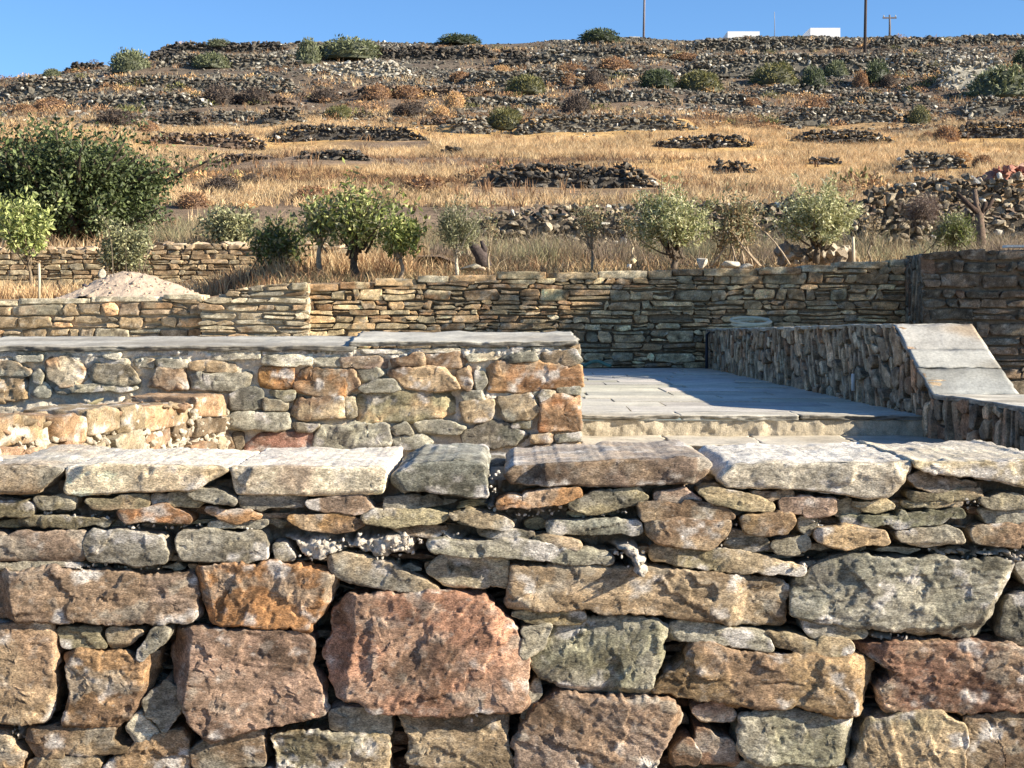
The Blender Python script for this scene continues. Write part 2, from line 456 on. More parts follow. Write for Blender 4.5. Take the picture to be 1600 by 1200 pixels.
def rocks(loc, size, r, cols, protos=None, tilt=0.25):
    """loc (n,3), size (n,3) half-extents, cols (n,3)"""
    protos = protos or ROCKS
    n = len(loc); pid = r.integers(len(protos), size=n); parts = []
    for k in range(len(protos)):
        s = np.where(pid == k)[0]
        if not len(s): continue
        PV, PF = protos[k]
        a = r.uniform(0, 2 * math.pi, len(s)); tx = r.normal(0, tilt, len(s)); ty = r.normal(0, tilt, len(s))
        V = PV[None] * size[s][:, None]
        ca, sa = np.cos(tx)[:, None], np.sin(tx)[:, None]
        V = np.stack([V[..., 0], V[..., 1] * ca - V[..., 2] * sa, V[..., 1] * sa + V[..., 2] * ca], -1)
        ca, sa = np.cos(ty)[:, None], np.sin(ty)[:, None]
        V = np.stack([V[..., 0] * ca + V[..., 2] * sa, V[..., 1], -V[..., 0] * sa + V[..., 2] * ca], -1)
        ca, sa = np.cos(a)[:, None], np.sin(a)[:, None]
        V = np.stack([V[..., 0] * ca - V[..., 1] * sa, V[..., 0] * sa + V[..., 1] * ca, V[..., 2]], -1)
        V = V + loc[s][:, None]
        m = PV.shape[0]
        Fq = (PF[None] + (np.arange(len(s)) * m)[:, None, None]).reshape(-1, 3)
        parts.append((V.reshape(-1, 3), Fq, np.repeat(cols[s], m, 0)))
    return join(parts)
def tube(P, R, sides=7, col=(0.2, 0.2, 0.2)):
    P = np.asarray(P, float); R = np.broadcast_to(np.asarray(R, float), (len(P),))
    T = np.gradient(P, axis=0); T /= np.linalg.norm(T, axis=1)[:, None] + 1e-9
    ref = np.array([0.31, 0.17, 0.93]) if abs(T[0] @ np.array([0.31, 0.17, 0.93])) < 0.9 else np.array([1.0, 0, 0])
    A = np.cross(T, ref); A /= np.linalg.norm(A, axis=1)[:, None] + 1e-9
    B = np.cross(T, A)
    th = np.linspace(0, 2 * math.pi, sides, endpoint=False)
    V = P[:, None] + R[:, None, None] * (np.cos(th)[None, :, None] * A[:, None] + np.sin(th)[None, :, None] * B[:, None])
    V = V.reshape(-1, 3); K = len(P); i = np.arange(sides); j = (i + 1) % sides
    Fq = np.concatenate([np.stack([k * sides + i, k * sides + j, (k + 1) * sides + j, (k + 1) * sides + i], 1) for k in range(K - 1)])
    V = np.vstack([V, P[:1], P[-1:]]); n = len(V)
    cap = np.concatenate([np.stack([j, i, np.full(sides, n - 2)], 1), np.stack([(K - 1) * sides + i, (K - 1) * sides + j, np.full(sides, n - 1)], 1)])
    return V, [Fq, cap], np.asarray(col, float)
def box(x0, x1, y0, y1, z0, z1, col):
    V = np.array([[x, y, z] for z in (z0, z1) for y in (y0, y1) for x in (x0, x1)], float)
    Fq = np.array([[0, 2, 3, 1], [4, 5, 7, 6], [0, 1, 5, 4], [2, 6, 7, 3], [0, 4, 6, 2], [1, 3, 7, 5]])
    return V, Fq, np.asarray(col, float)
# ------------------------------------------------------------------ ground and terrace levels
ZC = 0.90                       # yard between the two near walls
ZF = 1.1115                     # paved terrace
def sheet(name, xs, ys, zf, colf, mat, kind='structure'):
    Xg, Yg = np.meshgrid(xs, ys); Zg = zf(Xg, Yg)
    V = np.stack([Xg, Yg, Zg], -1).reshape(-1, 3)
    ii = np.arange(len(xs) * len(ys)).reshape(len(ys), len(xs))
    Fq = np.stack([ii[:-1, :-1], ii[:-1, 1:], ii[1:, 1:], ii[1:, :-1]], -1).reshape(-1, 4)
    o = obj(name, V, Fq, mat, None, colf(Xg, Yg, Zg).reshape(-1, 3), True)
    return tag(o, kind=kind)
def earth(c, am=0.25):
    return lambda X, Y, Z: alb(c) * (1 + am * fbm(np.stack([X * .8, Y * .8, Z], -1), 4, 5))[..., None]
sheet('ground', np.linspace(-40, 40, 120), np.linspace(-30, 4.3, 80), lambda X, Y: 0.03 * fbm(np.stack([X, Y], -1), 3, 2), earth((170, 140, 105)), M['soil'])
sheet('yard', np.linspace(-40, 2.3, 120), np.linspace(4.5, 8.9, 20), lambda X, Y: ZC + 0.02 * fbm(np.stack([X * 2, Y * 2], -1), 3, 3), earth((185, 160, 125)), M['soil'])

# ------------------------------------------------------------------ front wall: stones traced one by one
YW = 4.0
CROPS = {'A': (0, 680), 'B': (530, 680), 'C': (1060, 680), 'D': (0, 920), 'E': (530, 920), 'F': (1060, 920),
         'G': (0, 380), 'H': (530, 380)}
SC = 540 / 1600.0
def unpx(crop, pts, Y):
    ox, oy = CROPS[crop]; p = np.array(pts, float) * SC
    return np.stack([X_(ox + p[:, 0], Y), Z_(oy + p[:, 1], Y)], 1)
TAN = (196, 165, 128); TAN2 = (178, 146, 108); BRN = (146, 112, 82); DBR = (120, 88, 64); OCH = (196, 140, 62)
ORG = (205, 140, 70); PNK = (182, 148, 128); RED = (166, 122, 100); GRY = (160, 155, 140); GRN = (153, 147, 136)
DGR = (112, 110, 98); OLV = (158, 146, 108); CRM = (224, 200, 160); WHT = (232, 222, 206); PUR = (150, 124, 110); RUS = (176, 112, 56)

COPING = [  # crop, front outline, depth back, colours, label
 ('A', [(-90,150),(60,140),(170,150),(285,162),(215,225),(165,266),(40,272),(-90,270)], .62, GRN, TAN, 'grey green coping stone at the left end'),
 ('A', [(290,160),(440,140),(720,140),(980,150),(1062,160),(960,215),(905,252),(600,262),(300,275)], .50, (240, 218, 180), (214, 186, 148), 'cream coping stone with a slanting right end'),
 ('A', [(1063,152),(1300,146),(1500,152),(1785,150),(1790,190),(1772,272),(1540,282),(1330,274),(1090,268)], .58, (240, 220, 188), (216,186,158), 'pale cream coping slab with a flat clean top'),
 ('B', [(235,195),(330,140),(480,128),(650,128),(672,150),(692,285),(600,290),(430,262),(290,258),(240,238)], .60, (150,150,138), DGR, 'blue grey coping stone with a split face'),
 ('B', [(768,185),(800,150),(1000,135),(1300,118),(1690,112),(1740,140),(1700,190),(1650,222),(1300,230),(980,232),(800,226)], .55, (172,142,112), (120,98,84), 'long brown grey coping stone'),
 ('C', [(185,205),(250,142),(430,130),(700,138),(900,132),(1085,125),(1060,180),(1000,262),(960,292),(880,290),(700,262),(560,248),(225,240)], .60, (222,206,184), (160,142,120), 'large pale lichen covered coping stone'),
 ('C', [(1078,112),(1180,132),(1400,128),(1750,118),(1750,262),(1600,240),(1450,200),(1380,190),(1180,178),(1095,150)], .62, (204,182,140), (160,140,110), 'long cream grey coping slab at the right end'),
]
ST = [  # crop, outline, c0, c1, protrusion (m), label
 ('A', [(160,290),(350,293),(345,337),(200,332)], OLV, GRN, 0),
 ('A', [(405,296),(560,284),(690,280),(692,318),(600,332),(440,332)], OLV, TAN2, .01),
 ('A', [(700,285),(740,270),(900,280),(938,302),(925,327),(720,326)], GRN, OLV, 0),
 ('A', [(890,242),(1000,250),(1102,298),(1090,318),(990,302),(880,266)], GRY, DGR, .02),
 ('A', [(1108,285),(1390,280),(1420,300),(1400,322),(1130,334)], GRN, DGR, 0),
 ('B', [(-150,306),(0,286),(112,282),(150,330),(165,350),(60,357),(-130,332)], (176,140,112), PUR, .01),
 ('A', [(-80,310),(120,306),(155,330),(150,362),(-80,378)], DGR, OLV, 0),
 ('A', [(85,388),(160,376),(262,377),(400,388),(520,396),(500,416),(300,420),(95,416)], OLV, DGR, .0),
 ('A', [(555,348),(700,336),(800,335),(890,380),(880,402),(640,392),(570,377)], RUS, BRN, .01),
 ('A', [(955,340),(1150,344),(1212,376),(1100,402),(1060,397)], (200,160,112), ORG, .0),
 ('A', [(1335,375),(1600,366),(1690,402),(1640,432),(1560,442),(1470,432),(1370,402)], OCH, BRN, .01),
 ('A', [(-80,455),(100,448),(390,448),(408,466),(388,577),(140,572),(-80,566)], (172,140,120), PUR, .01),
 ('A', [(393,512),(430,440),(560,434),(760,468),(788,540),(775,577),(600,580),(420,577)], GRN, GRY, .015),
 ('A', [(832,452),(960,434),(1220,448),(1240,500),(1235,562),(1040,574),(850,567)], GRY, GRN, .01),
 ('A', [(1270,502),(1320,496),(1370,572),(1275,584)], (214,200,176), GRY, .0),
 ('B', [(212,292),(430,278),(482,310),(330,340),(215,347)], DGR, GRN, -.005),
 ('B', [(105,375),(160,343),(450,353),(508,370),(470,397),(300,412),(130,397)], OLV, TAN2, .01),
 ('B', [(508,360),(600,343),(740,373),(810,412),(780,432),(600,402),(535,385)], (188,164,128), OLV, .01),
 ('B', [(732,302),(1000,248),(1100,238),(1118,275),(1040,302),(900,318),(740,337)], ORG, RUS, .02),
 ('B', [(1062,302),(1170,264),(1380,243),(1424,285),(1370,312),(1150,357),(1070,332)], OLV, DGR, .01),
 ('B', [(962,402),(1180,393),(1385,398),(1397,445),(1180,450),(970,452)], (150,154,142), GRY, .005),
 ('C', [(-108,268),(20,248),(104,300),(-100,308)], (206,166,158), PNK, .0),
 ('C', [(-190,315),(100,313),(210,333),(257,377),(60,384),(-170,387)], TAN, BRN, .01),
 ('C', [(-150,402),(60,388),(240,398),(222,450),(130,522),(0,507),(-140,462)], TAN2, BRN, .015),
 ('C', [(-122,520),(90,523),(300,543),(585,620),(570,640),(300,632),(-120,572)], (190,164,126), OLV, .0),
 ('B', [(412,492),(440,480),(900,488),(1252,548),(1258,587),(1100,582),(600,547),(430,522)], (176,174,154), GRN, .035),
 ('B', [(898,477),(960,463),(1118,493),(1100,520),(920,490)], TAN, OLV, .03),
 ('B', [(408,632),(480,558),(750,563),(782,582),(770,692),(620,695),(500,692)], GRN, (190,176,142), .0),
 ('B', [(-48,562),(30,538),(250,598),(350,650),(458,717),(430,724),(150,692),(0,652),(-40,622)], (190,162,122), GRN, .01),
 ('C', [(88,257),(130,243),(380,288),(438,322),(430,347),(330,342),(150,302)], (184,160,116), OLV, .01),
 ('C', [(338,266),(520,260),(528,281),(420,297)], TAN, BRN, .0),
 ('C', [(468,296),(560,286),(718,293),(722,357),(670,364),(475,347)], (210,170,160), PNK, .01),
 ('C', [(800,312),(940,293),(995,330),(920,352),(860,347)], (204,180,136), OLV, .0),
 ('C', [(1058,267),(1390,248),(1398,286),(1080,302)], OLV, TAN2, .0),
 ('C', [(1036,311),(1300,291),(1303,326),(1050,332)], TAN2, OLV, -.005),
 ('C', [(1058,192),(1130,168),(1374,224),(1350,247),(1100,237)], (150,128,104), DGR, .0),
 ('C', [(1387,292),(1480,270),(1620,290),(1700,330),(1520,337),(1400,312)], GRN, OLV, .01),
 ('C', [(748,377),(1100,363),(1300,338),(1314,372),(1100,407),(880,417),(760,402)], (138,140,112), DGR, .01),
 ('C', [(1398,346),(1620,346),(1750,360),(1740,390),(1430,402)], GRY, DGR, .0),
 ('C', [(286,377),(520,366),(528,400),(490,442),(390,457),(298,442)], (190,148,88), BRN, .015),
 ('C', [(636,432),(800,420),(950,448),(968,497),(820,504),(700,502),(640,477)], (200,162,110), TAN2, .015),
 ('C', [(998,442),(1230,418),(1294,440),(1314,490),(1140,507),(1020,482)], (180,164,140), GRY, .01),
 ('C', [(1346,432),(1500,408),(1750,408),(1750,500),(1480,502),(1360,487)], TAN2, BRN, .01),
 ('C', [(428,502),(590,468),(608,510),(540,547),(450,537)], GRY, OLV, .0),
 ('C', [(215,500),(400,480),(420,520),(330,535),(230,525)], GRY, TAN2, -.01),
 ('A', [(-80,612),(200,615),(560,640),(890,645),(913,690),(910,835),(880,860),(660,864),(200,847),(-80,840)], (150,118,92), PUR, .02),
 ('A', [(913,612),(1060,596),(1380,598),(1560,648),(1500,800),(1420,887),(1180,872),(985,862),(940,742)], ORG, (166,118,70), .02),
 ('B', [(800,592),(1000,588),(1440,618),(1700,638),(2050,680),(2092,715),(2060,877),(1800,862),(1350,812),(1000,797),(790,792),(773,772)], (204,174,136), TAN2, .015),
 ('C', [(535,680),(640,610),(800,553),(1100,578),(1548,588),(1530,640),(1440,800),(1400,927),(1250,922),(1000,892),(800,882),(518,832),(518,740)], (140,140,126), GRY, .015),
 ('F', [(1508,62),(1530,38),(1720,30),(1720,252),(1560,252),(1488,202)], (160,152,136), DGR, .0),
 ('C', [(1560,600),(1620,590),(1740,595),(1740,700),(1620,695)], (150,142,124), DGR, -.01),
 ('D', [(-80,170),(60,153),(240,165),(257,220),(272,300),(252,450),(242,590),(140,607),(-80,607)], (190,156,116), BRN, .02),
 ('D', [(273,186),(470,180),(502,265),(300,262)], (200,172,130), OLV, .0),
 ('D', [(503,186),(667,194),(600,250),(560,268),(510,262)], (200,176,134), TAN2, .0),
 ('D', [(298,302),(420,288),(600,303),(650,330),(690,290),(738,300),(692,450),(620,560),(540,622),(300,622),(342,470)], (172,124,70), DBR, .015),
 ('D', [(648,290),(720,178),(793,184),(772,230),(702,282),(660,322)], (222,208,180), GRY, .02),
 ('D', [(668,512),(770,423),(852,480),(832,560),(772,662),(690,582)], (196,184,160), GRY, .0),
 ('D', [(588,642),(640,573),(742,670),(650,717)], (212,200,178), GRY, .0),
 ('D', [(132,652),(320,628),(540,633),(522,690),(612,740),(400,757),(180,772),(138,702)], (178,146,106), BRN, .01),
 ('D', [(-80,660),(20,668),(62,720),(132,760),(102,830),(60,880),(-80,880)], TAN, OCH, .01),
 ('D', [(138,802),(300,773),(450,773),(472,810),(400,862),(300,900),(130,900)], (200,174,136), TAN2, .01),
 ('D', [(470,850),(620,740),(720,678),(852,658),(884,790),(850,880),(700,920),(460,900)], (182,140,92), BRN, .0),
 ('D', [(812,200),(900,190),(1000,198),(1190,193),(1400,188),(1442,240),(1422,350),(1492,450),(1503,560),(1380,602),(1060,662),(980,692),(905,610),(832,490),(800,390)], (178,136,116), (150,116,96), .025),
 ('D', [(958,702),(1100,663),(1212,663),(1232,790),(1222,812),(1050,818),(900,817),(890,742)], BRN, GRY, .0),
 ('D', [(1258,680),(1400,663),(1600,673),(1800,680),(1818,880),(1560,910),(1310,900),(1288,790)], (196,166,122), OLV, .01),
 ('E', [(38,30),(260,22),(500,20),(672,28),(702,90),(792,150),(842,240),(872,320),(860,430),(852,532),(600,547),(430,564),(160,554),(118,512),(12,482),(-42,400),(-67,310),(-12,190),(-27,110)], (170,126,102), (186,124,92), .035),
 ('E', [(-42,562),(100,553),(252,575),(242,667),(100,667),(-32,642)], (188,166,134), GRY, .0),
 ('E', [(275,573),(340,590),(600,568),(783,573),(772,680),(803,790),(792,832),(560,817),(315,802),(330,702)], (186,158,120), TAN2, .01),
 ('E', [(815,730),(870,600),(930,520),(1050,483),(1300,488),(1530,508),(1584,560),(1572,612),(1482,722),(1442,880),(1200,930),(806,900)], (156,120,92), PUR, .03),
 ('E', [(868,322),(940,230),(1000,158),(1130,148),(1400,138),(1528,175),(1492,260),(1502,300),(1452,412),(1442,482),(1200,472),(1030,447),(928,392)], (156,156,126), GRY, .01),
 ('E', [(845,182),(980,158),(942,262),(856,314)], (170,160,138), GRY, .02),
 ('E', [(796,112),(860,104),(1120,106),(1142,130),(1112,152),(900,147)], (190,168,118), OLV, .005),
 ('E', [(850,590),(890,450),(920,418),(934,480),(902,542),(866,600)], (176,168,150), GRY, -.01),
 ('F', [(-122,467),(-60,390),(30,330),(58,265),(110,248),(280,298),(600,308),(850,308),(908,345),(872,460),(832,570),(640,550),(260,514),(0,480)], (162,126,76), BRN, .025),
 ('F', [(-42,166),(30,148),(200,172),(400,204),(428,265),(420,277),(200,247),(-60,227)], GRY, OLV, .0),
 ('F', [(376,222),(420,203),(600,238),(780,238),(804,270),(770,302),(650,297),(480,262)], (196,168,124), OLV, .005),
 ('F', [(583,152),(720,150),(868,200),(860,217),(700,230),(588,196)], (176,160,124), GRN, .0),
 ('F', [(812,262),(1100,243),(1400,252),(1720,270),(1720,542),(1500,545),(1250,557),(960,562),(912,452),(992,422),(992,370),(902,312)], (176,116,88), (196,156,122), .02),
 ('F', [(282,582),(420,568),(600,573),(814,570),(802,660),(762,802),(600,812),(350,792),(268,732)], (164,164,136), GRY, .015),
 ('F', [(66,552),(140,530),(220,523),(264,580),(240,607),(100,597)], (200,176,150), RED, .0),
 ('F', [(86,640),(140,658),(264,730),(262,802),(110,802),(78,702)], (170,116,84), BRN, .0),
 ('F', [(-30,760),(50,688),(102,760),(80,812),(-30,812)], (160,116,84), DBR, .0),
 ('F', [(800,790),(872,600),(1000,573),(1200,568),(1304,620),(1318,700),(1310,900),(1000,920),(790,900)], (190,160,118), OLV, .02),
 ('F', [(1322,590),(1500,570),(1740,568),(1740,900),(1330,900),(1326,700)], (186,156,118), BRN, .015),
 ('F', [(266,808),(440,806),(620,817),(640,900),(260,900)], GRY, OLV, .0),
 ('F', [(640,830),(770,820),(770,900),(650,900)], (190,166,124), OLV, .0),
 ('D', [(905,830),(1080,826),(1260,828),(1270,900),(900,900)], TAN2, BRN, -.005),
 ('E', [(330,830),(560,832),(790,845),(780,910),(330,905)], TAN2, OLV, -.005),
 ('A', [(-80,585),(150,592),(380,596),(370,608),(150,606),(-80,602)], (190,180,160), GRY, .0),
 ('B', [(640,418),(780,440),(905,455),(880,474),(690,470),(650,450)], (150,132,108), DGR, -.01),
 ('B', [(240,420),(420,415),(500,425),(440,470),(300,455)], (150,134,112), BRN, -.01),
 ('C', [(560,380),(640,385),(625,425),(600,465),(560,430)], (190,178,158), GRY, -.005),
 ('C', [(230,440),(290,450),(400,468),(300,480),(225,490)], (196,180,156), GRY, -.01),
 ('A', [(1000,402),(1140,408),(1240,400),(1160,425),(960,420)], (190,180,160), GRY, -.01),
 ('C', [(740,310),(790,300),(850,350),(810,372),(730,368)], (180,168,146), OLV, -.01),
 ('F', [(1580,410),(1720,400),(1720,470),(1600,480)], (120,100,84), DBR, -.03),
]
BEV = {('D', (812,200)): ((math.pi * .97, .70, 1.5),), ('D', (298,302)): ((-.35, .80, 1.6),), ('A', (913,612)): ((-.25, .86, 1.8),), ('D', (-80,170)): ((0.0, .90, 2.0),),
       ('E', (815,730)): ((-.3, .86, 1.3),), ('F', (282,582)): ((-.1, .9, 1.8),), ('C', (535,680)): ((-.4, .88, 1.2), (2.2, .5, .25)), ('E', (868,322)): ((1.9, .1, .35), (0, .85, .9))}
front = empty('field_stone_wall', (0, YW, 0), 'rough mortared wall of big brown and grey split stones across the foreground', 'wall')
def mk_stone(parent, name, geo, mat=None, label=None, sm=True):
    o = obj(name, geo[0], geo[1], mat or M['stone'], parent, geo[2], sm)
    if label: o['label'] = label
    return o
ID = (0, 0, 0)
for k, (cr, pts, dp, c0, c1, lb) in enumerate(COPING):
    V, Fq, C = stone_geo(unpx(cr, pts, YW - 0.03), YW - 0.035, dp, 0.006, 9000 + k, c0, c1, 0.35, 0.9, nside=34, edge=0.009, slope=0.06, smear=0.06, grow=0.003, painted_toplight=[.4, .75, .72, .12, .3, .85, .5][k])
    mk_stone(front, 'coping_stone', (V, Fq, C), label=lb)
def big(pts): return np.ptp(np.array(pts)[:, 0]) * np.ptp(np.array(pts)[:, 1]) > 60000
LAB = {46: 'long purple brown stone at the left', 47: 'bright ochre orange stone', 48: 'long tan block', 49: 'large blue grey slab with a diagonal split',
       52: 'square tan stone at the left edge', 55: 'rusty brown stone with a notched corner'}
for k, s in enumerate(ST):
    cr, pts, c0, c1, pr = s[:5]
    bg_ = big(pts)
    c0 = np.array(c0) * (.86 + .26 * ((k * 37) % 11) / 10)
    if pts[0] != (913, 612): c0 = np.array(c0) * .76 + np.array((158, 136, 108)) * .24; c1 = np.array(c1) * .8 + np.array((146, 124, 98)) * .2
    V, Fq, C = stone_geo(unpx(cr, pts, YW), YW - pr - 0.012, 0.16, 0.0042 if bg_ else 0.0038, 100 + k, c0, c1, 0.4, 1.1 if bg_ else 0.9,
                         facets=3 if bg_ else (1 if np.ptp(np.array(pts)[:, 0]) > 2.2 * np.ptp(np.array(pts)[:, 1]) else 2), nside=7, edge=0.005 if bg_ else 0.0035, jag=.055 if bg_ else .035, grow=0.006, bev=BEV.get((cr, pts[0]), ()), smear=0.06 if k < 46 else 0.02)
    mk_stone(front, 'stone', (V, Fq, C))
CR = [('A', [(1290,470),(1400,450),(1600,470),(1600,560),(1480,600),(1400,560)], .0, 60), ('B', [(0,470),(120,440),(380,450),(390,520),(330,570),(200,600),(80,560),(0,540)], -.005, 190),
      ('A', [(180,335),(330,350),(520,375),(570,400),(560,420),(300,375),(170,370)], .01, 70), ('A', [(560,410),(800,408),(1240,420),(1230,442),(900,436),(600,440)], .01, 120),
      ('B', [(560,345),(700,310),(730,340),(900,335),(1060,310),(1050,350),(900,380),(780,370)], .01, 110), ('B', [(1120,365),(1350,330),(1360,360),(1250,390),(1120,390)], .01, 60),
      ('B', [(1250,490),(1330,480),(1430,540),(1460,600),(1400,650),(1330,600),(1260,540)], -.03, 70), ('C', [(1140,530),(1500,515),(1720,520),(1720,580),(1540,585),(1200,575)], .005, 120),
      ('C', [(205,440),(270,400),(280,450),(240,520),(170,520)], .005, 50), ('C', [(1310,290),(1385,280),(1380,350),(1320,350)], .0, 40), ('C', [(550,560),(610,565),(600,610),(560,600)], .0, 20),
      ('A', [(340,600),(740,590),(760,620),(560,628),(340,612)], .01, 80), ('F', [(890,190),(1040,185),(1050,240),(900,248)], .01, 40), ('E', [(510,575),(640,565),(640,600),(520,610)], -.015, 30),
      ('C', [(600,380),(680,365),(660,420),(610,420)], .0, 25), ('D', [(20,615),(130,640),(140,730),(60,700)], .02, 40), ('B', [(420,440),(510,420),(600,470),(560,490),(450,485)], .005, 40),
      ('C', [(700,290),(790,285),(790,330),(730,325)], .01, 25), ('D', [(1200,700),(1260,660),(1260,740),(1220,750)], .0, 25), ('B', [(690,150),(770,140),(735,200),(745,275),(705,275)], .0, 60)]
# mortar bed behind the stones: deep in the lower courses, squeezed out over the joints where the photograph shows it
def front_mortar():
    us = np.arange(X_(-90, YW), X_(1690, YW), 0.0062); vsn = np.arange(Z_(1230, YW), Z_(752, YW), 0.0062)
    U, Vv = np.meshgrid(us, vsn)
    p = np.stack([U, Vv, np.zeros_like(U)], -1)
    rec = 0.19 - 0.115 * sstep(Z_(930, YW), Z_(830, YW), Vv)
    lump = np.abs(fbm(p * 22, 3, 3)) * 0.05 + fbm(p * 80, 3, 4) * 0.014 + fbm(p * 5, 2, 6) * 0.03
    pm = np.zeros_like(U)
    wu = U + fbm(p * 25, 3, 31) * .03; wv = Vv + fbm(p * 25, 3, 32) * .03
    for (cr, pts, dy, n) in CR:
        pm = np.maximum(pm, poly_mask(wu, wv, unpx(cr, pts, YW), 0.02) * (1 if dy > -.02 else 1.35))
    cr1 = np.abs(fbm(p * 60, 3, 33)); cr2 = np.abs(vnoise(p * 150, 34))
    out = (rec + 0.006) * pm + pm * (0.030 * (cr1 - .25) + 0.012 * cr2 + .014 * fbm(p * 18, 2, 35))
    Y = YW + rec - np.where(pm > 0, lump * (1 - .8 * np.minimum(pm, 1)), lump) - out
    V = np.stack([U, Y, Vv], -1).reshape(-1, 3)
    ii = np.arange(U.size).reshape(U.shape)
    Fq = np.stack([ii[:-1, :-1], ii[:-1, 1:], ii[1:, 1:], ii[1:, :-1]], -1).reshape(-1, 4)
    w = np.minimum(pm, 1).ravel()[:, None]
    C = (alb((150, 132, 108)) * (1 - w) + alb((226, 212, 192)) * w) * (1 + 0.22 * fbm(V * 20, 3, 8))[:, None]
    top = box(us[0], us[-1], YW + 0.18, YW + 0.74, 0, Z_(758, YW), alb((200, 184, 158)))
    return join([(V, Fq, C), top])
V, Fq, C = front_mortar()
mk_stone(front, 'mortar_bed', (V, Fq, C), M['mortar'], sm=True)
def crumbs(polys, y, n, smin, smax, seed, colr=(228, 216, 198), ythick=0.03):
    r = np.random.default_rng(seed); loc = []
    for pg in polys:
        lo, hi = pg.min(0), pg.max(0); c = 0; tries = 0
        while c < n and tries < n * 30:
            tries += 1
            q = r.uniform(lo, hi); ins = False; m = len(pg)
            for i in range(m):
                a, b = pg[i], pg[(i + 1) % m]
                if (a[1] > q[1]) != (b[1] > q[1]) and q[0] < (b[0] - a[0]) * (q[1] - a[1]) / (b[1] - a[1]) + a[0]: ins = not ins
            if ins: loc.append((q[0], y + r.uniform(-ythick, ythick * .6), q[1])); c += 1
    loc = np.array(loc); n = len(loc)
    sz = r.uniform(smin, smax, (n, 1)) * r.uniform(0.7, 1.25, (n, 3))
    cc = alb(colr)[None] * r.uniform(0.8, 1.1, (n, 1))
    V, Fq, C = rocks(loc, sz, r, cc, ROCKS2)
    V = V + 0.003 * fbm(V * 130, 2, 5)[:, None]
    return V, Fq, C
parts = []
for k, (cr, pts, dy, n) in enumerate(CR):
    parts.append(crumbs([unpx(cr, pts, YW)], YW + dy + 0.005, int(n * .2), 0.002, 0.006, 40 + k))
V, Fq, C = join(parts)
mk_stone(front, 'mortar_lumps', (V, Fq, C), M['mortar'])
# thin chips and pinnings pushed into the joints, a little behind the face
V, Fq, C = masonry(X_(1690, YW) - X_(-90, YW), Z_(912, YW), lambda u: Z_(766, YW), (0.014, 0.032), (0.05, 0.22), [TAN2, BRN, GRY, GRN, OLV, DGR, (190, 176, 150)], 27, 0.009, thin=0, prot=0.022, depth=.08, edge=.004)
V1 = place(V + np.array([0, .042, 0]), (X_(-90, YW), YW, 0), (1, 0)); P1 = (V1, Fq, C)
V, Fq, C = masonry(X_(1690, YW) - X_(-90, YW), Z_(1225, YW), lambda u: Z_(900, YW), (0.03, 0.07), (0.06, 0.2), [DBR, BRN, DGR, (120, 104, 84)], 28, 0.014, thin=.3, prot=0.03, depth=.08, edge=.004)
V2 = place(V + np.array([0, .105, 0]), (X_(-90, YW), YW, 0), (1, 0)); P2 = (V2, Fq, C)
V, Fq, C = join([P1, P2])
tag(mk_stone(front, 'pinning_stones', (V, Fq, C)), kind='stuff')
# back half of the top: smaller pieces bedded behind the coping stones
r = np.random.default_rng(77); parts = []
x = X_(-140, 4.5); k = 0
while x < X_(1740, 4.5):
    w = r.uniform(0.22, 0.5)
    zt = Z_(752, YW) - 0.012 + r.uniform(0, 0.02)
    pg = np.array([(x, zt - 0.09), (x + w - .02, zt - 0.09), (x + w - .02 + r.uniform(-.02, .02), zt), (x + w / 2, zt + r.uniform(-.008, .012)), (x + r.uniform(-.02, .02), zt)])
    parts.append(stone_geo(pg, 4.42 + r.uniform(0, .1), 0.30, 0.012, 7000 + k, [CRM, GRY, TAN, WHT, GRN][r.integers(5)], None, .3, 0.9, nside=14, smear=0.2)); x += w; k += 1
V, Fq, C = join(parts)
mk_stone(front, 'rear_coping', (V, Fq, C))
# the wall goes on beyond and below what the photograph frames
PALF = [TAN, TAN2, BRN, GRY, GRN, ORG, PNK, OLV, RED]
parts = []
for (ox, L, v0, tp, sd) in ((X_(-72, YW) - 7, 7.0, 0.0, Z_(752, YW), 21), (X_(1672, YW), 7.0, 0.0, Z_(752, YW), 22), (X_(-72, YW), X_(1672, YW) - X_(-72, YW), 0.0, Z_(1222, YW), 23)):
    V, Fq, C = masonry(L, v0, lambda u, t=tp: t, (0.10, 0.26), (0.18, 0.5), PALF, sd, 0.02, wavy=.24)
    parts.append((place(V, (ox, YW, 0), (1, 0)), Fq, C))
    if sd != 23: parts.append(box(ox, ox + L, YW + 0.05, YW + 0.74, 0, tp, alb((200, 184, 158))))
r = np.random.default_rng(6)
for (xa, xb) in ((X_(-72, YW) - 7, X_(-92, YW)), (X_(1760, YW), X_(1672, YW) + 7)):
    x = xa; k = 0
    while x < xb - .1:
        w = min(r.uniform(.4, .8), xb - x); zt = Z_(752, YW) + r.uniform(0, .02)
        parts.append(stone_geo(np.array([(x + .01, zt - .09), (x + w - .02, zt - .09), (x + w - .03, zt + .01), (x + w / 2, zt + .02), (x + .02, zt)]), YW - .04, .6, .02, 7600 + k + int(xa > 0) * 50, [CRM, TAN, GRY, GRN][r.integers(4)], None, .3, .9, nside=16, grow=.003, painted_toplight=.6)); x += w; k += 1
V, Fq, C = join(parts)
tag(mk_stone(front, 'outer_stonework', (V, Fq, C), M['wallstone']), kind='stuff')
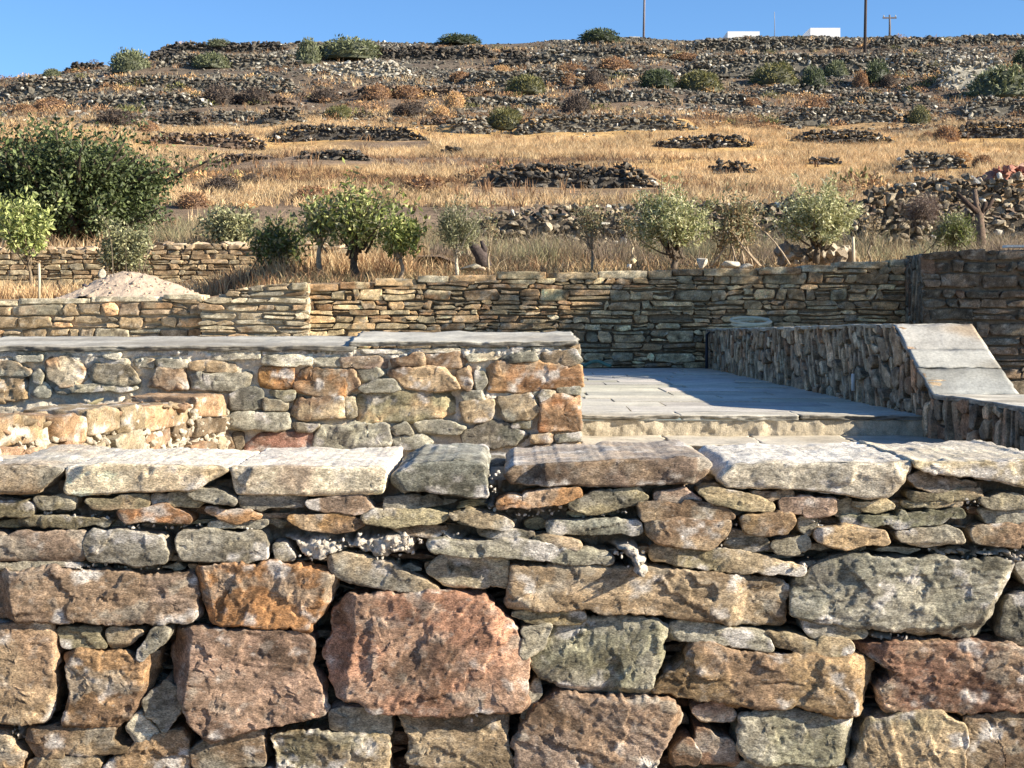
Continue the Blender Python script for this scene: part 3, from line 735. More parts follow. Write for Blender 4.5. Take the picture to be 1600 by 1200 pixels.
# ------------------------------------------------------------------ middle wall with slate cap
YM = 8.0
MS = [
 ('G', [(-80,545),(40,545),(110,575),(150,602),(130,612),(-80,610)], (176,150,120), GRY),
 ('G', [(-80,622),(60,615),(110,620),(162,650),(140,717),(60,726),(-80,728)], (196,160,112), TAN2),
 ('G', [(155,602),(185,585),(207,610),(190,652),(160,640)], OLV, GRY), ('G', [(143,702),(200,645),(240,680),(222,712)], GRY, DGR),
 ('G', [(213,547),(320,520),(382,580),(402,630),(360,657),(280,664),(225,622)], (206,186,158), (190,140,90)),
 ('G', [(398,592),(440,560),(600,565),(652,640),(560,662),(450,652)], (158,140,112), DGR),
 ('G', [(608,540),(712,540),(712,577),(630,567)], TAN, GRY), ('G', [(718,545),(862,545),(872,572),(740,572)], (214,200,176), GRY),
 ('G', [(683,662),(730,580),(857,578),(872,672)], (160,132,104), BRN), ('G', [(878,557),(960,543),(1082,560),(1092,592),(880,582)], (204,170,126), TAN2),
 ('G', [(883,612),(1162,600),(1152,652),(1080,682),(890,667)], (170,160,140), GRY), ('G', [(1203,580),(1362,573),(1352,682),(1208,672)], ORG, OCH),
 ('G', [(1358,645),(1400,580),(1600,588),(1650,600),(1662,652),(1600,702),(1500,712),(1368,682)], (168,138,106), ORG),
 ('G', [(1063,702),(1120,675),(1212,680),(1222,762),(1070,767)], (120,116,108), DGR), ('G', [(1223,717),(1332,735),(1332,772),(1228,770)], (180,160,128), GRY),
 ('G', [(1248,685),(1367,685),(1362,717),(1320,732)], GRY, OLV), ('G', [(1338,732),(1592,710),(1597,802),(1400,817),(1348,792)], (186,160,122), BRN),
 ('G', [(1048,812),(1100,783),(1332,790),(1352,852),(1240,862),(1050,852)], (176,170,154), GRY), ('G', [(983,782),(1010,718),(1062,780),(1042,812)], (190,176,150), GRY),
 ('G', [(1133,932),(1200,888),(1442,873),(1442,947),(1300,965),(1140,960)], (196,136,116), RED), ('G', [(1358,832),(1482,840),(1440,872),(1380,867)], (170,156,130), GRY),
 ('H', [(-122,925),(-80,848),(80,840),(222,840),(242,922),(200,965),(-122,965)], (186,180,158), GRN), ('G', [(1000,892),(1040,848),(1092,947),(1010,960)], (142,112,80), DBR),
 ('G', [(1078,882),(1122,878),(1122,950),(1100,955)], (120,104,84), DBR), ('G', [(928,512),(1202,495),(1202,532),(960,542)], (206,196,176), GRY),
 ('G', [(1213,556),(1220,530),(1442,520),(1442,562)], (216,206,186), GRY), ('G', [(1448,532),(1600,520),(1640,540),(1600,565),(1460,567)], (204,190,164), GRY),
 ('G', [(60,530),(200,518),(190,545),(100,545)], (206,196,176), GRY), ('G', [(478,522),(562,510),(550,537)], (210,200,180), GRY),
 ('H', [(8,535),(180,523),(232,540),(232,572),(18,572)], (170,144,118), PUR), ('H', [(238,537),(390,513),(397,562),(250,572)], (182,152,118), BRN),
 ('H', [(402,522),(560,503),(594,545),(560,572),(410,572)], (176,146,112), BRN), ('H', [(588,522),(760,503),(774,530),(600,542)], (210,190,160), GRY),
 ('H', [(758,527),(900,503),(918,540),(770,552)], GRY, DGR), ('H', [(942,512),(1092,493),(1122,545),(1060,562),(938,547)], (156,132,104), DGR),
 ('H', [(676,572),(740,553),(970,558),(1117,568),(1128,662),(960,672),(830,692),(690,682)], (206,156,100), (176,124,76)),
 ('H', [(228,602),(300,575),(480,578),(563,672),(440,682),(310,667)], (206,170,124), BRN), ('H', [(78,592),(160,578),(213,602),(140,642),(90,642)], GRY, OLV),
 ('H', [(93,672),(180,633),(250,633),(302,667),(250,687),(120,687)], (172,160,136), GRY),
 ('H', [(73,712),(150,688),(340,684),(522,683),(543,780),(480,807),(300,822),(90,837)], (200,162,112), OLV),
 ('H', [(548,592),(600,573),(617,652),(600,682),(553,652)], (168,136,100), BRN), ('H', [(568,692),(660,688),(674,722),(580,727)], (206,190,160), GRY),
 ('H', [(628,592),(670,600),(684,642),(645,692)], GRY, DGR), ('H', [(558,737),(717,728),(702,822),(590,827)], (196,168,128), TAN2),
 ('H', [(733,712),(890,698),(924,770),(890,812),(770,817)], (186,160,124), GRY), ('H', [(934,742),(1000,708),(1112,708),(1120,867),(928,867)], (180,138,98), RUS),
 ('H', [(898,692),(962,688),(957,717),(900,714)], GRY, DGR), ('H', [(1008,675),(1115,668),(1115,697),(1030,702)], (180,164,136), GRY),
 ('H', [(566,882),(700,823),(800,848),(884,890),(820,932),(640,950),(580,932)], (128,118,104), DGR), ('H', [(348,832),(500,823),(584,852),(560,882),(380,882)], (186,176,152), GRY),
 ('H', [(238,862),(310,828),(344,887),(260,882)], (180,160,130), GRY), ('H', [(248,902),(400,888),(434,922),(400,950),(260,950)], (176,170,150), GRY),
 ('H', [(808,822),(890,818),(882,857),(800,852)], GRY, OLV), ('H', [(888,892),(987,878),(982,922),(890,922)], (186,158,120), BRN), ('H', [(998,892),(1117,878),(1117,912),(1010,917)], GRY, OLV),
 ('H', [(858,942),(1112,925),(1112,965),(870,970)], (196,166,126), TAN2), ('H', [(-20,602),(60,588),(94,652),(40,702),(-20,700)], (176,146,110), BRN),
 ('H', [(-30,732),(40,712),(66,770),(20,800),(-30,800)], TAN, GRY), ('G', [(260,665),(420,655),(640,668),(560,685),(260,690)], (190,176,146), GRY),
 ('G', [(455,535),(590,540),(600,558),(470,556)], (200,186,160), GRY), ('H', [(940,680),(1000,690),(935,735),(922,700)], (170,150,120), GRY),
 ('G', [(1600,720),(1640,712),(1650,800),(1605,815)], (176,160,130), GRY),
]
mid = empty('capped_stone_wall', (-3.5, YM + .3, ZC), 'chest high wall of tan and brown stones with a thin grey slate cap, left of the steps', 'wall')
for k, (cr, pts, c0, c1) in enumerate(MS):
    r_ = np.random.default_rng(300 + k)
    V, Fq, C = stone_geo(unpx(cr, pts, YM), YM - r_.uniform(0.0, 0.03), 0.16, 0.0125, 3000 + k, c0, c1, 0.35, 1.2, facets=4, nside=5, edge=0.005, smear=0.05, grow=0.008, jag=.06)
    mk_stone(mid, 'stone', (V, Fq, C))
XR = X_(905, YM)                                     # right hand end of the wall
zc0, zc1 = Z_(552, YM), Z_(541, YM)
def midtop(x): return float(np.interp(x, [X_(0, YM), X_(560, YM), XR], [Z_(549, YM), Z_(546, YM), Z_(541, YM)]))
us = np.arange(X_(-60, YM), XR - 0.01, 0.014)
def mid_mortar():
    U, Vv = np.meshgrid(np.arange(us[0], XR - .008, .0105), np.arange(ZC, zc0 + .03, .0105))
    Vv = np.minimum(Vv, np.array([midtop(x) for x in U[0]])[None]); p = np.stack([U, Vv, 0 * U], -1)
    band = sstep(.13, .03, np.array([midtop(x) for x in U[0]])[None] - Vv) * sstep(X_(-60, YM) - 1, X_(300, YM), U)
    pm = band.copy(); wu = U + fbm(p * 18, 3, 31) * .04; wv = Vv + fbm(p * 18, 3, 32) * .04
    for pg in ([(540,700),(720,680),(900,690),(930,740),(720,730),(730,830),(530,830)], [(850,540),(1110,555),(1100,580),(860,565)], [(330,820),(580,830),(560,860),(340,850)], [(890,860),(1000,860),(1110,880),(900,900)]):
        pm = np.maximum(pm, .8 * poly_mask(wu, wv, unpx('H', pg, YM), .03))
    rec = .030 - .012 * pm
    Y = YM + rec - np.abs(fbm(p * 16, 3, 3)) * .03 - fbm(p * 5, 2, 5) * .016 - pm * (.03 * np.abs(fbm(p * 40, 3, 7)) + .006 * vnoise(p * 90, 8))
    V = np.stack([U, Y, Vv], -1).reshape(-1, 3); ii = np.arange(U.size).reshape(U.shape)
    w = pm.ravel()[:, None]
    return V, np.stack([ii[:-1, :-1], ii[:-1, 1:], ii[1:, 1:], ii[1:, :-1]], -1).reshape(-1, 4), (alb((222, 206, 178)) * (1 - w) + alb((236, 226, 208)) * w) * (1 + .22 * fbm(V * 12, 3, 8))[:, None]
V, Fq, C = mid_mortar()
core = box(us[0] - 8, XR - 0.03, YM + 0.10, YM + 0.60, ZC, Z_(551, YM), alb((200, 185, 160)))
V, Fq, C = join([(V, Fq, C), core])
mk_stone(mid, 'mortar_bed', (V, Fq, C), M['mortar'])
# end face of the wall (towards the steps)
V, Fq, C = masonry(0.58, ZC, lambda u: midtop(XR), (0.08, 0.2), (0.15, 0.4), [TAN, TAN2, GRY, BRN], 31, 0.02)
mk_stone(mid, 'end_stonework', (place(V, (XR - 0.008, YM + 0.005, 0), (0, 1)), Fq, C), M['wallstone'])
V, Fq, C = masonry(7.5, ZC, lambda u: Z_(552, YM), (0.09, 0.22), (0.2, 0.5), [TAN, TAN2, GRY, BRN, ORG], 32, 0.03)
tag(mk_stone(mid, 'outer_stonework', (place(V, (X_(-30, YM) - 7.55, YM, 0), (1, 0)), Fq, C), M['wallstone']), kind='stuff')

def slab(px0, px1, yf, yb, ztf, ztb, th, seed, c0, c1, res=0.02, rag=0.012):
    """a riven slate slab: ragged edge all round, top tilted from ztf (front) to ztb (back)"""
    r = np.random.default_rng(seed)
    nx = max(8, int((px1 - px0) / res)); ny = max(8, int((yb - yf) / (res * 2)))
    gx, gy = np.meshgrid(np.linspace(0, 1, nx), np.linspace(0, 1, ny))
    Xg = px0 + gx * (px1 - px0); Yg = yf + gy * (yb - yf)
    p = np.stack([Xg * 9, Yg * 9, np.full_like(Xg, seed)], -1)
    edge = np.minimum(np.minimum(gx, 1 - gx) * (px1 - px0), np.minimum(gy, 1 - gy) * (yb - yf))
    wv = np.exp(-edge / 0.05)
    Yg = Yg + wv * fbm(p * 1.2, 4, seed) * rag * 2; Xg = Xg + wv * fbm(p * 1.3 + 7, 3, seed) * rag * 1.5
    Zt = ztf + gy * (ztb - ztf) + fbm(p * .7, 4, seed + 2) * 0.010 - 0.012 * np.exp(-edge / 0.012) * (1 + fbm(p * 3, 2, seed)) * (th > 0.03)
    T = np.stack([Xg, Yg, Zt], -1)
    rim = np.concatenate([np.stack([np.zeros(nx, int), np.arange(nx)], 1), np.stack([np.arange(1, ny), np.full(ny - 1, nx - 1)], 1),
                          np.stack([np.full(nx - 1, ny - 1), np.arange(nx - 2, -1, -1)], 1), np.stack([np.arange(ny - 2, 0, -1), np.zeros(ny - 2, int)], 1)])
    rp = T[rim[:, 0], rim[:, 1]]; ctr = np.array([(px0 + px1) / 2, (yf + yb) / 2, 0])
    dirn = rp - ctr; dirn[:, 2] = 0; dirn /= np.linalg.norm(dirn, axis=1)[:, None]
    rings = []
    K = 5
    for k in range(1, K + 1):
        q = rp.copy(); q[:, 2] -= th * k / K
        n3 = q * np.array([16, 16, 70]) + seed
        q += dirn * (fbm(n3, 3, seed) * 0.022 - 0.012 * (k / K) ** 2)[:, None]
        rings.append(q)
    m = len(rim); base = nx * ny
    V = np.concatenate([T.reshape(-1, 3)] + rings)
    ii = np.arange(nx * ny).reshape(ny, nx)
    F1 = np.stack([ii[:-1, :-1], ii[:-1, 1:], ii[1:, 1:], ii[1:, :-1]], -1).reshape(-1, 4)
    tops = rim[:, 0] * nx + rim[:, 1]; idx = [tops] + [base + k * m + np.arange(m) for k in range(K)]
    F2 = np.concatenate([np.stack([idx[k + 1], np.roll(idx[k + 1], -1), np.roll(idx[k], -1), idx[k]], 1) for k in range(K)])
    c0 = alb(c0); c1 = alb(c1)
    mm = sstep(-0.15, 0.35, fbm(V * np.array([1.6, 4, 8]) + seed, 4, seed))[:, None]
    C = (c0 * (1 - mm) + c1 * mm) * (1 + 0.18 * fbm(V * np.array([6, 25, 60]), 3, seed))[:, None]
    C[base:] *= np.clip(.50 + .5 * fbm(V[base:] * np.array([20, 20, 160]), 3, seed + 9), .3, 1)[:, None]  # darker rim: broken slate tone plus relief shade painted into the colour
    return V, [F1, F2], np.clip(C, 0.02, 0.8)
SL = (214, 206, 188); SL2 = (156, 148, 132)
for (a, b, zf_, zb_, sd) in ((-700, -62, 543, 527, 1), (-58, 556, 541, 525.5, 2), (545, 903, 534, 518, 3)):
    V, Fq, C = slab(X_(a, 7.97), X_(b, 7.97), 7.972, 8.62, Z_(zf_, 7.972) , Z_(zb_, 8.62), 0.026, 700 + sd, (190, 185, 170), (160, 152, 136), 0.016 if a > -100 else 0.03)
    mk_stone(mid, 'cap_slab', (V, Fq, C), M['slate'])
# a course of flat chips under the cap
r = np.random.default_rng(5); parts = []; x = X_(-30, YM); k = 0
while x < XR - 0.08:
    w = r.uniform(0.10, 0.34); zt = midtop(x) + 0.0; w = min(w, XR - x - 0.01)
    pg = np.array([(x, zt - r.uniform(.02, .035)), (x + w * .95, zt - r.uniform(.02, .035)), (x + w * .95, zt), (x + w * .4, zt + .004), (x, zt)])
    parts.append(stone_geo(pg, YM - r.uniform(-.01, .015), 0.12, 0.012, 7300 + k, [GRY, WHT, (200, 192, 174), GRN][r.integers(4)], None, .3, 1, nside=3, smear=0.3)); x += w; k += 1
V, Fq, C = join(parts); mk_stone(mid, 'levelling_course', (V, Fq, C))

# ------------------------------------------------------------------ low unfinished side wall, lit along its right face
A0 = np.array([-2.42, 4.76]); A1 = np.array([-1.545, 8.0]); dv = (A1 - A0) / np.linalg.norm(A1 - A0); LL = float(np.linalg.norm(A1 - A0))
side = empty('low_rubble_wall', (A0[0], A0[1], ZC), 'low unfinished wall of cream stones and pale mortar, in bright sun behind the left coping stones', 'wall')
def stop(u): return 1.262 + 0.012 * math.sin(u * 7)
PALC = [(176,150,108), (160,134,98), (150,140,98), (186,160,120), (150,128,94), (176,136,96)]
V, Fq, C = masonry(LL - 0.01, ZC, lambda u: stop(u) - 0.10, (0.07, 0.15), (0.14, 0.36), [(170,146,114), (160,132,100), (178,158,128), (166,126,94)], 41, 0.016, prot=0.05, rough=1.0)
mk_stone(side, 'rubble_stonework', (place(V, (A0[0], A0[1], 0), dv), Fq, C))
r = np.random.default_rng(14); u = 0.0; k = 0
while u < LL - 0.12:
    w = min(r.uniform(0.2, 0.5), LL - 0.02 - u); tp = stop(u)
    pg = np.array([(u, tp - .1 - r.uniform(0, .03)), (u + w - .02, tp - .1 - r.uniform(0, .03)), (u + w - .02, tp - .01), (u + w / 2, tp + r.uniform(0, .012)), (u, tp)])
    V, Fq, C = stone_geo(pg, -r.uniform(0.01, 0.05), 0.3 + r.uniform(0, .12), 0.014, 4200 + k, PALC[r.integers(6)], PALC[r.integers(6)], .4, .8, nside=14, smear=0.05)
    mk_stone(side, 'stone', (place(V, (A0[0], A0[1], 0), dv), Fq, C)); u += w; k += 1
V, Fq, C = mortar_sheet(LL - 0.01, ZC, lambda u: stop(u) - 0.04, 0.012, 8, 0.016, (216, 200, 174), 0.06)
P1 = (place(V, (A0[0], A0[1], 0), dv), Fq, C)
q = np.array([[0, .06, 0], [LL - .01, .06, 0], [LL - .01, .56, 0], [0, .56, 0]], float)
Vb = np.concatenate([np.c_[q[:, :2], np.full(4, ZC - .02)], np.c_[q[:, :2], np.full(4, 1.225)]])
P2 = (place(Vb, (A0[0], A0[1], 0), dv), np.array([[0, 1, 5, 4], [1, 2, 6, 5], [2, 3, 7, 6], [3, 0, 4, 7], [4, 5, 6, 7]]), alb((214, 196, 168)))
V, Fq, C = join([P1, P2]); mk_stone(side, 'mortar_bed', (V, Fq, C), M['mortar'], sm=False)
r = np.random.default_rng(91); n = 220
lo = np.stack([r.uniform(0, LL - .02, n), r.uniform(-.03, .5, n), np.zeros(n)], 1); lo[:, 2] = 1.225 + r.uniform(0, .02, n)
lw = place(lo, (A0[0], A0[1], 0), dv)
sz = r.uniform(0.012, 0.06, (n, 1)) * r.uniform(0.6, 1.2, (n, 3)) * np.array([1, 1, .35])
cc = np.array([alb(PALC[i]) for i in r.integers(0, 6, n)])
m2 = 420; l2 = np.stack([r.uniform(0, LL - .02, m2), r.uniform(-.035, .01, m2), r.uniform(ZC, 1.2, m2)], 1)
l2w = place(l2, (A0[0], A0[1], 0), dv); s2 = r.uniform(0.008, 0.028, (m2, 1)) * r.uniform(.7, 1.3, (m2, 3))
c2 = alb((212, 196, 168))[None] * r.uniform(.75, 1.05, (m2, 1))
V, Fq, C = join([rocks(lw, sz, r, cc, ROCKS2), rocks(l2w, s2, r, c2, ROCKS2)])
mk_stone(side, 'mortar_lumps', (V, Fq, C), M['mortar'])

# ------------------------------------------------------------------ paved terrace and steps
XW0, XW1, XW2 = 2.355, 2.11, 2.66      # line of the right hand wall's face
YS = 8.5; YB = 16.0
r = np.random.default_rng(9); parts = []
y = YS + 0.33; row = 0
while y < YB + 0.1:
    h = r.uniform(0.34, 0.62); x = -9 + r.uniform(0, .4)
    while x < 3.0:
        w = r.uniform(0.5, 1.1); g = 0.008
        c = np.array(SL, float) * r.uniform(0.86, 1.04) * np.array([1, r.uniform(.985, 1.01), r.uniform(.94, 1.02)])
        z = ZF + r.uniform(-.003, .003); j = lambda: r.uniform(-.012, .012)
        a = np.array([[x + g, y + g + j()], [x + w - g, y + g + j()], [x + w - g + j(), y + h - g], [x + g + j(), y + h - g]])
        Vt = np.c_[a, np.full(4, z)]; Vb = np.c_[a, np.full(4, z - .02)]
        parts.append((np.vstack([Vt, Vb]), np.array([[0, 1, 2, 3], [4, 5, 1, 0], [5, 6, 2, 1], [6, 7, 3, 2], [7, 4, 0, 3]]), alb(np.clip(c, 0, 250))))
        x += w
    y += h; row += 1
V, Fq, C = join(parts)
tag(obj('paved_terrace', V, Fq, M['slate'], None, C), kind='structure')
sheet('terrace_bed', np.linspace(-10, 2.45, 60), np.linspace(YS + .1, YB + .3, 30), lambda X, Y: ZF - 0.012 + 0 * X, lambda X, Y, Z: (alb((176, 164, 144)) * (1 + .2 * fbm(np.stack([X * 3, Y * 3, Z], -1), 3, 5))[..., None]), M['mortar'])
sheet('lower_yard', np.linspace(2.5, 14, 60), np.linspace(4.75, YB + .3, 60), lambda X, Y: .86 + .03 * fbm(np.stack([X, Y], -1), 3, 3), earth((176, 150, 116)), M['soil'])
steps = empty('stone_steps', (1.35, YS, ZC), 'two low slate steps up to the paved terrace beside the capped wall', 'steps')
xs0, xs1 = XR + 0.012, 2.385
cuts = [xs0, X_(1062, YS), X_(1250, YS), xs1]
for k in range(3):
    V, Fq, C = slab(cuts[k] + .003, cuts[k + 1] - .003, YS, YS + 0.335, ZF + .002, ZF + .002, 0.026, 730 + k, (204, 196, 176), (176, 166, 146), 0.014, 0.006)
    mk_stone(steps, 'nosing_slab', (V, Fq, C), M['slate'])
V, Fq, C = mortar_sheet(xs1 - xs0, 0.96, lambda u: ZF - 0.026, 0.0, 51, 0.009, (206, 188, 154), 0.018)
V = place(V, (xs0, YS + 0.016, 0), (1, 0))
mk_stone(steps, 'mortar_riser', (V, Fq, C), M['mortar'])
zt = Z_(681, YS)
cuts = [xs0, X_(1050, 8), X_(1195, 8), X_(1345, 8), 2.46]
for k in range(4):
    V, Fq, C = slab(cuts[k] + .003, cuts[k + 1] - .003, 8.0 + .02 * (k % 2), YS + 0.03, zt - .008, zt, 0.028, 740 + k, (206, 194, 170), (184, 170, 144), 0.014, 0.012)
    mk_stone(steps, 'tread_slab', (V, Fq, C), M['slate'])
V, Fq, C = mortar_sheet(2.46 - xs0, ZC - .02, lambda u: zt - .035, 0.0, 53, 0.014, (206, 186, 152), 0.03)
mk_stone(steps, 'mortar_riser', (place(V, (xs0, 8.08, 0), (1, 0)), Fq, C), M['mortar'])

# ------------------------------------------------------------------ right hand wall: runs away from the viewer, slopes down at its near end
pts = [(2.76, 4.84), (2.40, 8.37), (2.355, 9.07), (2.24, 12.6), (2.11, 16.0)]
def seglen(a, b): return math.hypot(b[0] - a[0], b[1] - a[1])
rw = empty('sloping_stone_wall', (2.4, 9.0, ZC), 'shaded wall of upright brown stones whose pale slab top slopes down towards the steps', 'wall')
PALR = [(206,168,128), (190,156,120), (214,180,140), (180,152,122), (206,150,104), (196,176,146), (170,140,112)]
zn, zfar, zlow = Z_(507, 9.07), Z_(515, 16.0), Z_(617, 8.37)
def rtop(Y):
    return float(np.interp(Y, [4.0, 8.37, 9.07, 16.0], [zlow, zlow, zn, zfar]))
# faces are laid out along the line from far to near, so that the wall's face looks left
parts = []; mparts = []
line = pts[::-1]
for k in range(len(line) - 1):
    a, b = np.array(line[k]), np.array(line[k + 1]); L = seglen(a, b); d = (b - a) / L
    tp = lambda u, a=a, d=d: rtop(a[1] + d[1] * u)
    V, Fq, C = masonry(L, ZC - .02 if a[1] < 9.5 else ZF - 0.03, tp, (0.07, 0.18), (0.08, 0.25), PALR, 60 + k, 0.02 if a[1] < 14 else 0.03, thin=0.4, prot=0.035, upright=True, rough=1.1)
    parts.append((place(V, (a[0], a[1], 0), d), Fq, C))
    V, Fq, C = mortar_sheet(L, ZC - .02, tp, 0.035, 70 + k, 0.03, (176, 158, 130), 0.02)
    mparts.append((place(V, (a[0], a[1], 0), d), Fq, C))
    q = []
    for (u, w) in ((0, .05), (L, .05), (L, .46), (0, .46)):
        p = a + d * u + np.array([-d[1], d[0]]) * w; q.append(p)
    q = np.array(q); zt2 = np.array([tp(0), tp(L), tp(L), tp(0)]) - .012
    Vb = np.vstack([np.c_[q, np.full(4, ZC - .1)], np.c_[q, zt2]])
    mparts.append((Vb, np.array([[0, 1, 5, 4], [1, 2, 6, 5], [2, 3, 7, 6], [3, 0, 4, 7], [4, 5, 6, 7]]), alb((186, 168, 140))))
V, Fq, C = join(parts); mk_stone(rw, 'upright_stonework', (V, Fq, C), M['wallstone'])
V, Fq, C = join(mparts); mk_stone(rw, 'mortar_bed', (V, Fq, C), M['mortar'], sm=False)
def cap_strip(y0, y1, z0, z1, th, seed, name, c0=(226, 226, 220), c1=(206, 204, 196)):
    V, Fl, C = slab(0, 0.485, 0, math.hypot(y1 - y0, z1 - z0), 0, 0, th, seed, c0, c1, 0.018, 0.007)
    L = math.hypot(y1 - y0, z1 - z0); t = V[:, 1] / L
    xl = np.interp(y0 + t * (y1 - y0), [p[1] for p in pts], [p[0] for p in pts]) - 0.02
    sl = (z1 - z0) / L; cs = (y1 - y0) / L
    W = np.stack([xl + V[:, 0], y0 + t * (y1 - y0) - V[:, 2] * sl, z0 + t * (z1 - z0) + V[:, 2] * cs], 1)
    o = mk_stone(rw, name, (W, Fl, C), M['slate']); return o
ym, zm = 8.62, zlow + (zn - zlow) * (8.62 - 8.37) / .70
cap_strip(8.365, ym - .002, zlow, zm, 0.028, 801, 'cap_slab', (172, 173, 166), (150, 149, 140))
ym2, zm2 = 8.80, zlow + (zn - zlow) * (8.80 - 8.37) / .70
cap_strip(ym + .002, ym2, zm + .006, zm2 + .006, 0.03, 802, 'cap_slab', (180, 178, 168), (158, 152, 138))
cap_strip(ym2 + .002, 9.06, zm2, zn + .004, 0.03, 803, 'cap_slab', (178, 174, 164), (174, 152, 122))
cap_strip(4.9, 8.36, zlow - .0, zlow + .006, 0.026, 804, 'cap_slab', (206, 198, 178), (180, 170, 148))
for (a, b, sd) in ((9.07, 11.2, 1), (11.21, 13.6, 2), (13.61, 15.98, 3)):
    cap_strip(a, b, rtop(a) + .004, rtop(b) + .004, 0.024, 805 + sd, 'cap_slab', (226, 218, 196), (206, 196, 172))
# a short plastic drain spout and a dark weep hole recess in the shaded face
def on_face(px, py):
    for Y in np.arange(6.5, 16, 0.01):
        x = np.interp(Y, [p[1] for p in pts], [p[0] for p in pts])
        if 800 + F * x / Y <= px: return np.array([x, Y, Z_(py, Y)])
a, b = on_face(1345, 584), on_face(1347, 611)
a2 = a + [-.05, 0, 0]; b2 = b + [-.05, 0, 0]; b2[1] = a2[1]
V, Fq, C = tube([a2, (a2 + b2) / 2, [a2[0], a2[1], b2[2]]], [.012, .012, .012], 8, alb((215, 215, 215)))
mk_stone(rw, 'drain_pipe', (V, Fq, C), M['plastic'])
c = on_face(1113, 520); e = on_face(1113, 576)
V, Fq, C = tube([[c[0] - .01, c[1], c[2] + .02], [c[0] - .06, c[1] - .02, c[2] - .02], [c[0] - .06, c[1] - .02, (c[2] + e[2]) / 2], [c[0] - .06, c[1] - .02, ZF + .01]], .016, 8, (.03, .035, .05))
tag(obj('water_pipe', V, Fq, M['plastic'], None, C, True), 'thin dark upright pipe at the far end of the sloping wall', 'pipe')
# cream hose coiled on top of the far end of that wall
th = np.linspace(0, 4.4 * math.pi, 70); hx, hy = 2.40, 14.9
P = np.stack([hx + (.17 + .012 * np.sin(th * 1.7)) * np.cos(th) * 1.1, hy + .33 * np.sin(th), rtop(14.9) + .03 + .035 * (1 + np.sin(th * .9 + 1)) + .002 * th], 1)
V, Fq, C = tube(P, .015, 7, alb((226, 206, 160)))
tag(obj('garden_hose', V, Fq, M['plastic'], None, C, True), 'cream hose coiled on the far end of the sloping wall', 'hose')
xs = np.linspace(X_(908, 15.8), X_(955, 15.8), 20)
P = np.stack([xs, 15.80 + .05 * np.sin(xs * 9), ZF + .03 + .05 * np.sin(np.linspace(0, 3.1, 20)) ** 2], 1)
V, Fq, C = tube(P, .018, 7, alb((90, 140, 118)))
tag(obj('garden_hose', V, Fq, M['plastic'], None, C, True), 'short green hose lying at the foot of the long back wall', 'hose')

# ------------------------------------------------------------------ long back wall
bw = empty('terrace_back_wall', (0.5, YB, ZF), 'long retaining wall of thin brown coursed stones behind the paved terrace, half in tree shade', 'wall')
x0, x1 = X_(478, YB), X_(1416, YB) - .004
kx = [X_(p, YB) for p in (478, 600, 640, 800, 1000, 1110, 1250, 1425)]
kz = [Z_(p, YB) for p in (443, 440, 432, 426, 422, 421, 414, 405)]
def btop(x): return float(np.interp(x, kx, kz))
PALB = [(228, 180, 116), (212, 168, 113), (234, 180, 111), (197, 167, 118), (185, 142, 92), (212, 186, 137), (240, 199, 137), (170, 145, 106), (201, 147, 89)]
V, Fq, C = masonry(x1 - x0, ZF, lambda u: btop(x0 + u) - .07, (0.05, 0.14), (0.09, 0.36), PALB, 81, 0.022, prot=0.02, wavy=.28, gap=.003, thin=.4, rough=.6)
mk_stone(bw, 'stonework', (place(V, (x0, YB, 0), (1, 0)), Fq, C), M['wallstone'])
def cope_row(parent, xa, xb, tf, Y, seed, pal, h=(.06, .09), w=(.25, .6), dep=.4, name='coping'):
    r = np.random.default_rng(seed); x = xa; k = 0; parts = []
    while x < xb - .06:
        ww = min(r.uniform(*w), xb - x); t = tf(x + ww / 2) + r.uniform(-.012, .012)
        pg = np.array([(x + .005, t - r.uniform(*h)), (x + ww - .01, t - r.uniform(*h)), (x + ww - .01, t - r.uniform(0, .012)), (x + ww / 2, t), (x + .005, t - r.uniform(0, .012))])
        parts.append(stone_geo(pg, Y - r.uniform(0, .04), dep, 0.025, seed * 77 + k, pal[r.integers(len(pal))], pal[r.integers(len(pal))], .3, 1, nside=6)); x += ww; k += 1
    V, Fq, C = join(parts); mk_stone(parent, name, (V, Fq, C), M['wallstone'])
cope_row(bw, x0, x1, btop, YB, 83, PALB + [(206, 186, 150)] * 3)
V, Fq, C = mortar_sheet(x1 - x0, ZF - .02, lambda u: btop(x0 + u) - .04, 0.06, 84, 0.05, (150, 128, 98), 0.02)
P1 = (place(V, (x0, YB, 0), (1, 0)), Fq, C)
V, Fq, C = join([P1, box(x0, x1, YB + .07, YB + .42, ZF, Z_(445, YB), alb((170, 150, 120)))])
mk_stone(bw, 'mortar_bed', (V, Fq, C), M['mortar'], sm=False)
# buttress and lower wall at the left
bt = empty('stone_buttress', (X_(400, 15.8), 15.8, ZF), 'broad pale stone buttress with a ragged stepped top, left of the long back wall', 'buttress')
YP = 15.82; bx0, bx1 = X_(310, YP), X_(481, YP)
def ptop(u): return float(np.interp(u + bx0, [X_(p, YP) for p in (308, 325, 340, 355, 372, 376, 430, 481)], [Z_(p, YP) for p in (471, 466, 457, 453, 450, 446, 443, 441)]))
PALP = [(214,188,150), (200,168,126), (206,184,150), (190,150,106), (216,200,172), (196,176,140)]
V, Fq, C = masonry(bx1 - bx0, ZF, ptop, (0.045, 0.095), (0.14, 0.42), PALP, 85, 0.022, prot=0.05, wavy=.2, gap=.008)
P1 = (place(V, (bx0, YP, 0), (1, 0)), Fq, C)
V, Fq, C = masonry(.65, ZF, lambda u: ptop(bx1 - bx0), (0.06, 0.12), (0.14, 0.35), PALP, 86, 0.022)
P2 = (place(V, (bx1, YP, 0), (0, 1)), Fq, C)
V, Fq, C = join([P1, P2]); mk_stone(bt, 'stonework', (V, Fq, C), M['wallstone'])
nb = 12; ub = np.linspace(0, bx1 - bx0, nb); parts = []
